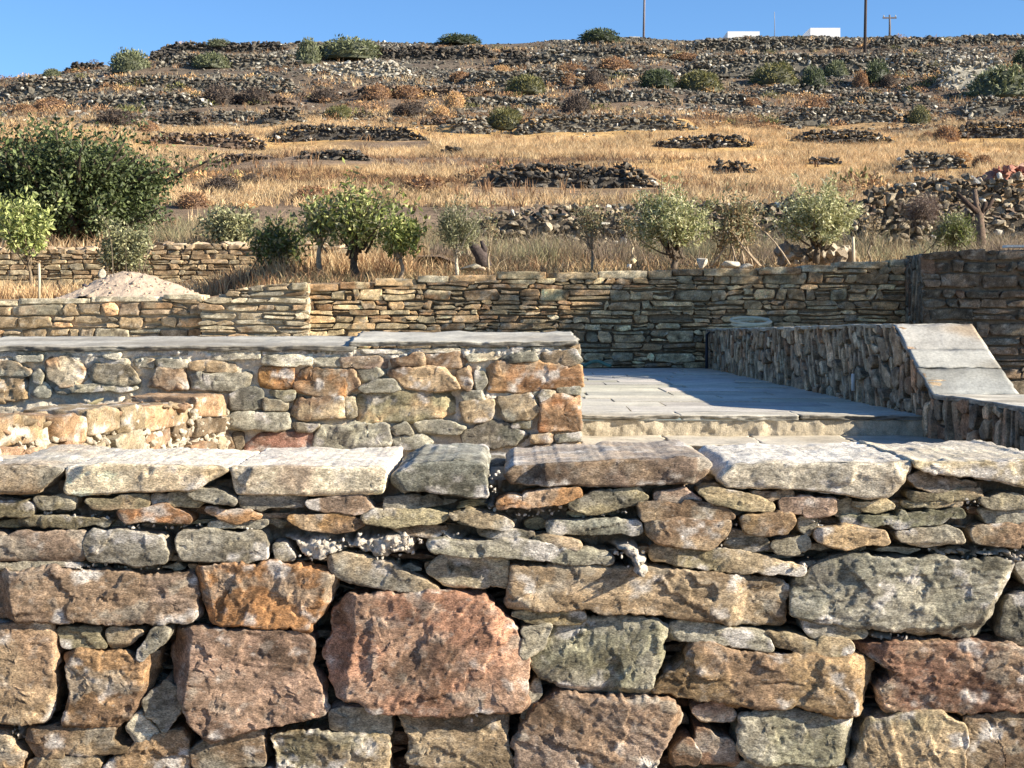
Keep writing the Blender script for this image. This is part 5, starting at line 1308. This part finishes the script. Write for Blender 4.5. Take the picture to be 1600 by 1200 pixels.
def tree(name, label, cat, px, pyb, Y, cx, cy, rx, ry, cols, leaf, nshoot, per, spread, stemR, barkc, seed, zf=None, stems=1, t0=.35, rz=None, group=None, aspect=.42, trunkname='trunk', crownname='crown', low=.0, trunk_to=.5, up=.1, vase=.75):
    """px,pyb: foot; cx,cy: crown centre; rx,ry: crown half sizes, all picture pixels at distance Y"""
    r = np.random.default_rng(seed); k = Y / F
    zg = Z_(pyb, Y)
    if zf is not None: zg = min(zg, zf(X_(px, Y), Y))
    root = np.array([X_(px, Y), Y, zg]); c = np.array([X_(cx, Y), Y, Z_(cy, Y)]); rad = np.array([rx * k, rx * k * .85, ry * k])
    o = empty(name, tuple(root), label, cat, group)
    fork = root + (c - root) * trunk_to; parts = []
    if stems == 1:
        t = np.linspace(0, 1, 7)[:, None]; side = np.array([r.normal(0, .08), r.normal(0, .08), 0]) * np.linalg.norm(c - root)
        P = root + (fork - root) * t + side * np.sin(t * 3.1); P[0, 2] -= .08
        parts.append(tube(P, np.linspace(stemR * 1.25, stemR * .8, 7), 8, alb(barkc)))
    paths = []
    for j in range(nshoot):
        d = r.normal(size=3); d /= np.linalg.norm(d)
        if d[2] < -.45 + low: d[2] *= -.5
        if vase and d[2] < .2: d[:2] *= max(.35, 1 - vase * (.2 - d[2]))
        bump_ = 1 + .55 * fbm((d * 2.3 + seed)[None], 3, seed)[0]
        q = c + d * rad * bump_ * r.uniform(.4, 1.0) * (1.25 if r.random() < .15 else 1)
        s = fork + r.normal(0, stemR * 1.2, 3) if stems == 1 else root + np.array([r.normal(0, .10 * stems), r.normal(0, .10 * stems), -.03])
        m = (s + q) / 2 + r.normal(0, .12, 3) * np.linalg.norm(q - s)
        t = np.linspace(0, 1, 8)[:, None]; paths.append((1 - t) ** 2 * s + 2 * t * (1 - t) * m + t * t * q)
    for p in paths[:max(8, nshoot // 3)]:
        parts.append(tube(p, np.linspace(stemR * .42, stemR * .08, 8), 5, alb(barkc)))
    V, Fq, C = join(parts); obj(trunkname, V, Fq, M['bark'], o, C, True)
    P, O = leafy(paths, r, per, spread, t0)
    V, Fq, C = leaves(P, r, leaf, cols, aspect, up, O)
    obj(crownname, V, Fq, M['leaf'], o, C, False)
    return o
# big dense tree at the left
tree('dense_tree', 'big dense dark green tree behind the sunlit garden wall at the left', 'tree', 110, 392, 24.0, 106, 300, 172, 116, DGREEN + [(92, 100, 66)], .085, 640, 120, .24, .17, (92, 78, 62), 11, None, rz=None, trunk_to=.35, aspect=.55, vase=.2)
tree('young_tree', 'yellow green young tree in front of the big dark tree at the left edge', 'tree', 48, 465, 18.6, 38, 345, 52, 62, [(150, 158, 92), (176, 180, 120), (130, 140, 78), (112, 122, 66)], .085, 46, 42, .09, .022, (150, 130, 100), 12, None, trunk_to=.45)
tree('grey_green_shrub', 'grey green shrub rising over the sand pile', 'shrub', 190, 432, 19.0, 192, 382, 54, 46, GREYG + OLIVE[:2], .06, 110, 46, .09, .02, (120, 104, 80), 13, None, stems=2, crownname='foliage', trunkname='stems')
tree('olive_tree', 'small leaning olive tree with grey crown left of centre, above the garden wall', 'tree', 360, 412, 20.6, 356, 354, 48, 38, GREYG + OLIVE[:2], .07, 80, 46, .09, .05, (110, 96, 78), 14, None, trunk_to=.5)
tree('leafy_shrub', 'dark green leafy shrub on thin stems, just left of the tallest broadleaf tree', 'shrub', 430, 432, 18.4, 434, 372, 54, 48, GREYG[:2] + LIME[2:4] + DGREEN[:2], .075, 60, 36, .10, .022, (100, 84, 64), 15, None, vase=.3, stems=2, crownname='foliage', trunkname='stems')
tree('broadleaf_tree', 'tallest broadleaf garden tree with large green leaves and dark trunk, left of centre', 'tree', 558, 436, 17.6, 552, 340, 86, 80, LIME + GREYG[:2], .085, 72, 30, .12, .045, (92, 76, 60), 16, None, trunk_to=.45, vase=.3)
tree('broadleaf_tree', 'small lime green broadleaf tree right of the tallest one, leaning left on a pale stem', 'tree', 622, 440, 17.3, 626, 368, 50, 50, LIME, .075, 46, 36, .08, .022, (160, 140, 112), 17, None, trunk_to=.5, vase=.3)
tree('broadleaf_tree', 'thin pale stemmed broadleaf tree with few leaves between the dark shrub and the tallest tree', 'tree', 503, 434, 18.0, 500, 338, 46, 52, LIME + GREYG, .075, 34, 30, .09, .032, (170, 150, 120), 18, None, trunk_to=.55, vase=.3)
tree('fine_leaved_tree', 'feathery grey green young tree on a forked white stem, centre', 'tree', 715, 424, 17.2, 714, 354, 50, 58, GREYG, .05, 90, 42, .06, .018, (206, 190, 160), 19, None, trunk_to=.4, aspect=.25, up=.6)
tree('bare_sapling', 'tall almost leafless sapling with pale stem in front of the rubble field wall', 'tree', 764, 418, 18.0, 768, 345, 26, 55, DRY + GREYG, .04, 18, 18, .06, .012, (176, 156, 122), 20, None, trunk_to=.4)
tree('dry_sapling', 'sparse dry sapling with straggling twigs, left of the first olive tree', 'tree', 925, 414, 18.4, 920, 338, 42, 44, DRY + GREYG, .045, 46, 20, .07, .014, (160, 140, 108), 21, None, trunk_to=.35)
tree('dry_sapling', 'thin twiggy sapling close to the left edge of the first olive tree', 'tree', 998, 408, 18.8, 978, 345, 26, 36, DRY + GREYG, .045, 26, 18, .06, .012, (190, 168, 132), 22, None, trunk_to=.35)
tree('olive_tree', 'first silver green olive tree right of centre, its crown nearly touching the wall', 'tree', 1052, 418, 18.0, 1050, 344, 76, 70, OLIVE + [(120, 128, 80)], .062, 120, 84, .045, .035, (112, 96, 78), 23, None, trunk_to=.3, aspect=.28, vase=.45)
tree('dry_tree', 'half dry brownish tree with twisted pale stems between the two olive trees', 'tree', 1150, 412, 18.2, 1152, 336, 46, 48, DRY + GREYG, .055, 70, 34, .08, .03, (196, 168, 130), 24, None, stems=2, trunkname='twisted_stems')
tree('olive_tree', 'second silver green olive tree, wide and round, right of the dry tree', 'tree', 1275, 402, 19.0, 1278, 339, 78, 68, OLIVE, .062, 125, 84, .045, .035, (112, 96, 78), 25, None, trunk_to=.3, aspect=.28, vase=.45)
tree('green_bush', 'bushy green shrub under the cut forked trunk at the right', 'shrub', 1494, 392, 19.6, 1494, 358, 34, 32, GREYG + LIME[:3], .055, 90, 40, .06, .014, (110, 96, 70), 26, None, stems=2, crownname='foliage', trunkname='stems', aspect=.25, up=.5)
tree('dry_bush', 'dark purplish dry bush in front of the field wall at the right', 'shrub', 1440, 350, 25.4, 1440, 322, 38, 26, [(110, 92, 84), (92, 78, 70), (130, 112, 96)], .05, 120, 34, .06, .014, (96, 80, 70), 27, None, stems=2, crownname='foliage', trunkname='stems', aspect=.2)
tree('dry_sapling', 'leafless grey sapling between the second olive tree and the dark dry bush', 'tree', 1362, 404, 19.4, 1362, 345, 22, 44, DRY, .035, 20, 10, .05, .014, (150, 132, 106), 28, None, trunk_to=.35)
# cut trunk with stub limbs
Y = 23.5
o = empty('pollarded_tree', (X_(1530, Y), Y, Z_(372, Y)), 'cut back dark trunk with bare stub limbs before the field wall at the right', 'tree')
def W(px, py, Y, dy=0): return [X_(px, Y), Y + dy, Z_(py, Y)]
bc = alb((86, 66, 54))
V, Fq, C = tube([W(1533, 392, Y), W(1532, 360, Y), W(1530, 335, Y), W(1527, 318, Y, .05), W(1526, 296, Y, .1)], [.085, .075, .065, .045, .035], 9, alb((126, 102, 82)))
obj('trunk', V, Fq, M['bark'], o, C, True)
for q, rr in (([W(1530, 334, Y), W(1516, 322, Y), W(1496, 302, Y)], [.055, .045, .03]), ([W(1531, 335, Y), W(1539, 322, Y), W(1540, 315, Y)], [.05, .04, .035]), ([W(1534, 330, Y), W(1546, 322, Y), W(1552, 312, Y)], [.04, .03, .025])):
    V, Fq, C = tube(q, rr, 8, bc); obj('limb', V, Fq, M['bark'], o, C, True)
# old charred stump
Y = 18.6
V, Fq, C = join([tube([W(757, 418, Y), W(752, 400, Y), W(741, 386, Y), W(734, 378, Y)], [.10, .085, .06, .03], 9, alb((92, 78, 74))), tube([W(754, 404, Y), W(757, 388, Y), W(752, 376, Y)], [.05, .04, .02], 8, alb((84, 72, 68)))])
V = V + .012 * fbm(V * 14, 3, 4)[:, None]
tag(obj('tree_stump', V, Fq, M['bark'], None, C, True, loc=tuple(W(757, 418, Y))), 'dark weathered tree stump behind the long back wall, centre', 'stump')
# stakes
for px, pb, pt, Y, lab in ((61, 470, 412, 17.4, 'thin pale stake tied to the young tree at the left edge'), (1333, 410, 370, 17.6, 'short pale wooden stake behind the long back wall, right of the second olive tree')):
    V, Fq, C = tube([W(px, pb, Y), W(px + .5, (pb + pt) / 2, Y), W(px, pt, Y)], .016, 8, alb((216, 196, 158)))
    tag(obj('garden_stake', V, Fq, M['wood'], None, C, True), lab, 'stake')
# sand pile: irregular heap of pale pinkish sand
Yp = 17.3; kx_ = np.array([X_(p, Yp) for p in (100, 120, 150, 175, 205, 230, 255, 275, 300, 325)]); kz_ = np.array([Z_(p, Yp) for p in (472, 456, 438, 429, 427, 431, 438, 443, 455, 472)])
gx, gy = np.meshgrid(np.linspace(kx_[0], kx_[-1], 130), np.linspace(-.75, .9, 70))
prof = np.interp(gx, kx_, kz_) - 1.84
Zs = 1.84 + prof * np.clip(1 - np.abs(gy / .85) ** 1.35, -0.2, 1) + .035 * fbm(np.stack([gx * 4, gy * 4, 0 * gx], -1), 5, 5) + .01 * fbm(np.stack([gx * 25, gy * 25, 0 * gx], -1), 2, 6)
V = np.stack([gx, Yp + gy, Zs], -1).reshape(-1, 3); ii = np.arange(gx.size).reshape(gx.shape)
Fq = np.stack([ii[:-1, :-1], ii[:-1, 1:], ii[1:, 1:], ii[1:, :-1]], -1).reshape(-1, 4)
r = np.random.default_rng(4); n = 200; q = V[r.integers(len(V), size=n)]; s = r.uniform(.008, .03, n)
pb = rocks(q, s[:, None] * r.uniform(.7, 1.2, (n, 3)), r, alb((200, 174, 146))[None] * r.uniform(.8, 1.1, (n, 1)))
V, Fq, C = join([(V, Fq, alb((206, 178, 148)) * (1 + .12 * fbm(V * 3, 3, 4))[:, None]), pb])
tag(obj('sand_pile', V, Fq, M['sand'], None, C, True, loc=(X_(205, Yp), Yp, 1.84)), 'heap of pale pinkish sand behind the low terrace side wall', 'sand pile')
# pale stones and sacks set along the back wall's top
for k, (px, py, wpx, hpx, Y, c, lab) in enumerate([(1098, 420, 20, 22, 17.0, (206, 194, 170), 'upright white boulder beside the trunk of the first olive tree'), (1141, 420, 36, 12, 16.9, (202, 190, 166), 'flat white stone below the dry tree'),
      (1165, 421, 22, 9, 16.8, (198, 186, 162), 'small flat white stone right of the one below the dry tree'), (990, 412, 10, 11, 17.1, (226, 200, 140), 'yellowish stone on the back wall left of the first olive tree'),
      (983, 420, 10, 9, 17.0, (226, 216, 196), 'small white stone in front of the yellowish stone'), (737, 424, 34, 12, 16.9, (150, 140, 118), 'grey brown boulder at the foot of the dark stump'), (752, 424, 22, 8, 16.8, (206, 176, 140), 'tan stone beside the boulder at the foot of the dark stump'),
      (160, 436, 14, 16, 17.9, (196, 184, 160), 'pale boulder at the left shoulder of the sand pile'), (132, 451, 12, 8, 17.0, (96, 84, 92), 'dark stone at the left foot of the sand pile')]):
    r = np.random.default_rng(800 + k); kk = Y / F
    V, Fq, C = rocks(np.array([[X_(px, Y), Y, Z_(py - hpx / 2, Y)]]), np.array([[wpx * kk / 2, wpx * kk / 2.4, hpx * kk / 2]]), r, alb(c)[None], [(rock_proto(60 + k, ICO3), ICOF3)], tilt=.1)
    tag(obj('boulder', V, Fq, M['wallstone'], None, C, True, loc=(X_(px, Y), Y, Z_(py, Y))), lab, 'stone')
r = np.random.default_rng(33); n = 46; Y = 19.2
px = np.linspace(1222, 1330, n) + r.normal(0, 2, n); lo = np.stack([(px - 800) * Y / F, Y + r.uniform(-.12, .12, n), Z_(402, Y) + r.uniform(-.02, .10, n)], 1)
V, Fq, C = rocks(lo, r.uniform(.06, .12, (n, 1)) * r.uniform(.7, 1.2, (n, 3)), r, np.array([alb(c) for c in np.array([(190, 174, 148), (172, 156, 130), (154, 136, 110)])[r.integers(0, 3, n)]]), ROCKS2)
tag(obj('stone_pile', V, Fq, M['wallstone'], None, C, False, loc=tuple(W(1275, 402, Y))), 'row of pale stones piled under the second olive tree', 'stones')
# red heap on the field wall
r = np.random.default_rng(34); n = 80; Y = 28.0
px = r.uniform(1540, 1640, n); h = np.interp(px, [1540, 1560, 1590, 1640], [1, 9, 15, 18])
lo = np.stack([(px - 800) * Y / F, Y + r.uniform(-.4, .6, n), Z_(277, Y) + r.random(n) * h * Y / F], 1)
V, Fq, C = rocks(lo, r.uniform(.05, .14, (n, 1)) * np.array([1.4, .8, .35]), r, np.array([alb(c) for c in np.array([(160, 84, 62), (180, 112, 86), (134, 68, 54), (190, 144, 118)])[r.integers(0, 4, n)]]), tilt=.7)
tag(obj('tile_heap', V, Fq, M['wallstone'], None, C, False, loc=tuple(W(1590, 276, Y))), 'heap of broken red clay tiles on the slope at the right edge', 'tiles')

# hillside shrubs: brown thorn cushions and green broom, each one traced
def cushion_mesh(k, cols, seed):
    r = np.random.default_rng(seed); n = 1500
    d = r.normal(size=(n, 3)); d[:, 2] = np.abs(d[:, 2]); d /= np.linalg.norm(d, axis=1)[:, None]
    rr = (1 + .22 * fbm(d * 2.2 + seed, 3, seed)) * r.uniform(.72, 1.0, n)
    P = d * rr[:, None]
    V, Fq, C = leaves(P, r, .17, cols, .35, .3, d * 1.2)
    B = ICO3 * .86 * (1 + .2 * fbm(ICO3 * 2.2 + seed, 3, seed))[:, None]; B[:, 2] = np.maximum(B[:, 2], -.12)
    return join([(V, Fq, C), (B, ICOF3, alb(cols[1], 1.0) * .8)])
KC = {'c': [(150, 116, 84), (132, 100, 74), (170, 136, 98), (118, 92, 72)], 't': [(186, 150, 104), (170, 134, 92), (200, 166, 116)], 'd': [(88, 78, 70), (76, 66, 60), (104, 90, 78)],
      'g': [(112, 110, 66), (94, 94, 56), (132, 126, 78), (80, 82, 50)], 'o': [(112, 118, 84), (96, 102, 70), (134, 138, 104), (80, 86, 58)], 'k': [(70, 80, 52), (58, 68, 44), (88, 98, 62)]}
PROTO = {}
for kk, cols in KC.items():
    for v in range(2):
        V, Fq, C = cushion_mesh(v, cols, 40 + v * 7 + ord(kk)); me = mesh('shrub', V, Fq, C, False); me.materials.append(M['twig'] if kk in 'ctd' else M['leaf']); PROTO[kk, v] = me
SH = [  # x0, x1, base, top, kind, label
 (172,234,112,78,'o','round olive green bush on the left ridge'), (300,362,106,82,'o','pale olive bush with white stems below the left ridge'), (322,362,74,61,'o','low bush on the left ridge line'),
 (461,502,99,60,'o','tall upright bush on the ridge left of the wide bush'), (500,600,92,60,'o','wide olive bush sprawling on the ridge'), (66,97,122,107,'o','small bush where the ridge starts at the left'),
 (317,372,163,134,'d','grey brown shrub, left one of a touching pair on the left slope'), (372,424,163,137,'d','grey brown shrub, right one of a touching pair on the left slope'), (482,531,159,141,'d','dark squat shrub right of the touching pair'),
 (18,56,180,162,'c','brown cushion shrub at the far left of the slope'), (50,112,173,154,'c','wide brown cushion shrub above the big tree at the left'), (505,547,187,166,'g','green tuft at the start of the long dark wall'),
 (314,380,302,277,'d','dark cushion shrub below the golden strips, nearest the big tree'), (375,408,293,272,'d','small dark cushion shrub next to the one nearest the big tree'), (364,408,340,316,'t','tan dead cushion shrub above the leaning olive'),
 (277,330,325,300,'c','brown cushion shrub beside the big tree crown'), (424,458,352,330,'d','dark shrub hump above the dark green leafy shrub'), (455,520,316,290,'c','brown brush clump behind the tallest broadleaf tree'),
 (620,700,300,275,'c','brown brush clump left of the longest dark wall'), (682,752,70,54,'k','green bush on the ridge at the centre'), (902,970,68,46,'k','round green bush on the ridge left of the thin pole'),
 (768,799,114,102,'t','pale tan cushion shrub under the dark block wall'), (866,916,116,100,'c','brown cushion shrub high on the slope, left of a cluster'), (910,944,134,110,'d','dark domed cushion shrub at the heart of the upper cluster'),
 (921,953,147,131,'c','small brown cushion shrub under the dark domed one'), (873,903,134,114,'c','brown cushion shrub left of the dark domed one'), (932,988,110,90,'c','wide brown cushion shrub above the dark domed one'),
 (789,856,147,117,'g','dark green broom shrub on the stony patch, centre'), (694,728,170,144,'t','golden tan cushion shrub with a dark shaded side'), (611,664,155,134,'c','brown cushion shrub left of the golden tan one'),
 (566,613,155,132,'c','brown cushion shrub further left of the golden tan one'), (612,667,182,161,'d','dark grey cushion shrub above the end of the long dark wall'), (674,704,182,166,'t','small tan cushion shrub below the golden tan one'),
 (759,820,201,168,'g','dark green shrub above the golden grass next to the grey heap'), (877,924,177,149,'d','dark shrub above the long grey wall, centre'), (525,549,184,164,'g','small green broom tuft above the long dark wall'),
 (998,1058,137,109,'k','dark green broom shrub right of the upper cushion cluster'), (1058,1128,142,110,'g','wide green broom shrub right of centre on the upper slope'), (1170,1247,133,100,'g','wide green broom shrub under the high terrace wall'),
 (1251,1291,140,107,'k','dark green round broom between two larger ones'), (1288,1325,120,95,'o','olive green shrub against the high terrace wall'), (1349,1391,133,96,'k','tall dark green shrub below the dark pole'),
 (1332,1358,137,111,'c','brown cushion shrub left of the tall dark green one'), (1375,1402,137,117,'d','small dark shrub right of the tall dark green one'), (1254,1292,171,152,'c','brown dome shrub at the start of the long grey wall at the right'),
 (1159,1190,166,153,'c','low brown shrub above the golden grass right of centre'), (1420,1453,194,166,'g','green shrub at the end of the long grey wall at the right'), (1457,1501,222,196,'c','brown cushion shrub in golden grass by the dark broken wall'),
 (1440,1460,218,206,'c','very small brown shrub left of the cushion by the dark broken wall'), (1518,1552,262,242,'c','round brown cushion shrub left of the red tile heap'), (1582,1622,107,76,'k','dark green bush at the right edge below the ridge'),
 (1510,1625,155,104,'o','large spreading grey green bush at the right edge'), (1040,1100,96,84,'c','low brown scrub below the ridge, right of centre'), (700,740,128,112,'c','brown scrub left of the stony patch'),
 (1475,1520,250,236,'t','pale dry tuft right of the rounded heap'), (150,215,196,172,'d','grey brush above the top of the big tree'), (215,250,210,190,'c','brown brush tuft just right above the big tree'),
]
for k, (a, b, yb, yt, kd, lab) in enumerate(SH):
    px = (a + b) / 2; Y = solve_Y(px, yb - 1, hill_z, 28.6, 108); x = (px - 800) * Y / F; s = Y / F
    if Y >= 107: Y = 103.5; x = (px - 800) * Y / F; s = Y / F
    o = bpy.data.objects.new('cushion_shrub' if kd in 'ctd' else 'green_shrub', PROTO[kd, k % 2]); COL.objects.link(o)
    z = min(HILL(x, Y), Z_(yb, Y)) if Y < 100 else Z_(yb, Y)
    o.location = (x, Y, z); o.scale = ((b - a) * s / 2 / .98, (b - a) * s / 2 / 1.05, max((yb - yt), 6) * s / .98); o.rotation_euler = (0, 0, k * 1.7)
    tag(o, lab, 'shrub', 'brown cushion shrubs on the hillside' if kd in 'ctd' else 'green shrubs on the hillside')
# low brush between them
r = np.random.default_rng(55)
X, Y = scatter(5200, 28.6, 100, lambda X, Y, p: .5 * sstep(.0, .3, fbm(p * .2, 3, 81)) * sstep(56, 64, Y) + .9 * sstep(.0, .25, fbm(p * .25, 3, 82)) * (Y < 37))
parts = []
for x, y, z in zip(X, Y, hill_z(X, Y)):
    n = 110; d = r.normal(size=(n, 3)); d[:, 2] = np.abs(d[:, 2]); d /= np.linalg.norm(d, axis=1)[:, None]; s = r.uniform(.18, .5)
    parts.append(leaves(np.array([x, y, z]) + d * s * np.array([1.3, 1.2, .75]) * r.uniform(.4, 1, (n, 1)), r, s * .3, [KC['c'], KC['d'], KC['t'], KC['c'], KC['g']][r.integers(5)], .4, .3, d))
V, Fq, C = join(parts)
tag(obj('low_brush', V, Fq, M['twig'], None, C, False), 'low dry brush scattered over the hillside', 'brush', kind='stuff')

# ------------------------------------------------------------------ houses, poles and wires on the ridge
def house(px0, px1, pyb, pyt, Y, depth, lab, par):
    x0, x1 = X_(px0, Y), X_(px1, Y); zb, zt = Z_(pyb, Y) - 1.6, Z_(pyt, Y); wc = (.8, .79, .76)
    o = empty('white_house', ((x0 + x1) / 2, Y, zb), lab, 'house', 'white houses on the ridge')
    V, Fq, C = box(x0, x1, Y, Y + depth, zb, zt - par, wc); obj('wall', V, Fq, M['white'], o, C)
    t = .22; P = [box(x0, x1, Y + .003, Y + t, zt - par + .003, zt, wc), box(x0, x1, Y + depth - t, Y + depth, zt - par + .003, zt, wc), box(x0, x0 + t, Y + t, Y + depth - t, zt - par + .003, zt, wc), box(x1 - t, x1, Y + t, Y + depth - t, zt - par + .003, zt, wc)]
    V, Fq, C = join(P); obj('parapet', V, Fq, M['white'], o, C)
    return o
h1 = house(1137, 1187, 60, 49, 140, 6.5, 'low white flat roofed house on the ridge, left of the thin mast', .18)
h2 = house(1266, 1313, 55, 43.5, 140, 9.0, 'taller white house on the ridge with a chimney block, left of the dark pole', .22)
V, Fq, C = box(X_(1270, 140), X_(1279, 140), 140.6, 141.4, Z_(45, 140), Z_(42, 140), (.8, .79, .76)); obj('chimney', V, Fq, M['white'], h2, C)
def pole(px, pyb, Y, H, R, lab, colr, arm=False, metal=False):
    x = X_(px, Y); z = Z_(pyb, Y) - .4
    o = empty('utility_pole', (x, Y, z), lab, 'pole')
    V, Fq, C = tube([[x, Y, z], [x + .01 * H, Y, z + H * .5], [x, Y, z + H]], [R, R * .9, R * .75], 10, alb(colr)); obj('shaft', V, Fq, M['wood'], o, C, True)
    if arm:
        V, Fq, C = box(x - .7, x + .7, Y - .07, Y + .07, z + H - .38, z + H - .24, alb(colr)); obj('crossarm', V, Fq, M['wood'], o, C)
        for dx in (-.6, 0, .6):
            V, Fq, C = tube([[x + dx, Y, z + H - .25], [x + dx, Y, z + H - .12], [x + dx, Y, z + H - .02]], [.05, .07, .03], 8, alb((180, 180, 176))); obj('insulator', V, Fq, M['plastic'], o, C, True)
    return np.array([x, Y, z + H])
t1 = pole(1351, 80, 90, 8.5, .095, 'tall dark wooden pole on the slope right of the white houses', (92, 80, 78))
t2 = pole(1005.5, 60, 106, 8.5, .085, 'tall slender greyish pole on the ridge right of the round green bush', (150, 140, 150))
t3 = pole(1210, 56, 130, 2.5, .035, 'thin grey mast between the two white houses', (150, 156, 170))
t4 = pole(1390, 54, 150, 2.4, .12, 'short distant pole with a crossarm on the ridge right of the dark pole', (120, 112, 112), arm=True)
def wire(a, b, sag, lab, rad=.012):
    t = np.linspace(0, 1, 40)[:, None]; P = np.array(a) + (np.array(b) - np.array(a)) * t; P[:, 2] -= sag * 4 * t[:, 0] * (1 - t[:, 0])
    V, Fq, C = tube(P, rad, 5, (.16, .2, .26)); tag(obj('power_line', V, Fq, M['plastic'], None, C, True, loc=tuple(a)), lab, 'wire', 'power lines over the ridge')
for k, dz in enumerate((0, .35, .7)):
    wire(t1 - [0, 0, 1.9 + dz], np.array([X_(1760, 70), 70, Z_(26, 70) + dz * .3]), .5, 'thin wire from the dark pole to beyond the right edge, %s of three' % ['topmost', 'middle', 'lowest'][k], .008)
# tree standing right of the picture: its crown shades the back wall
o = tree('shade_tree', 'broad tree beyond the right edge that throws dappled shade on the back wall', 'tree', 800 + F * 9.4 / 12.7, 550, 12.7, 800 + F * 9.3 / 12.7, HOR - F * (4.6 - EYE) / 12.7, 450, 345, DGREEN + GREYG, .13, 330, 95, .25, .16, (96, 82, 64), 99, None, trunk_to=.5, aspect=.6)
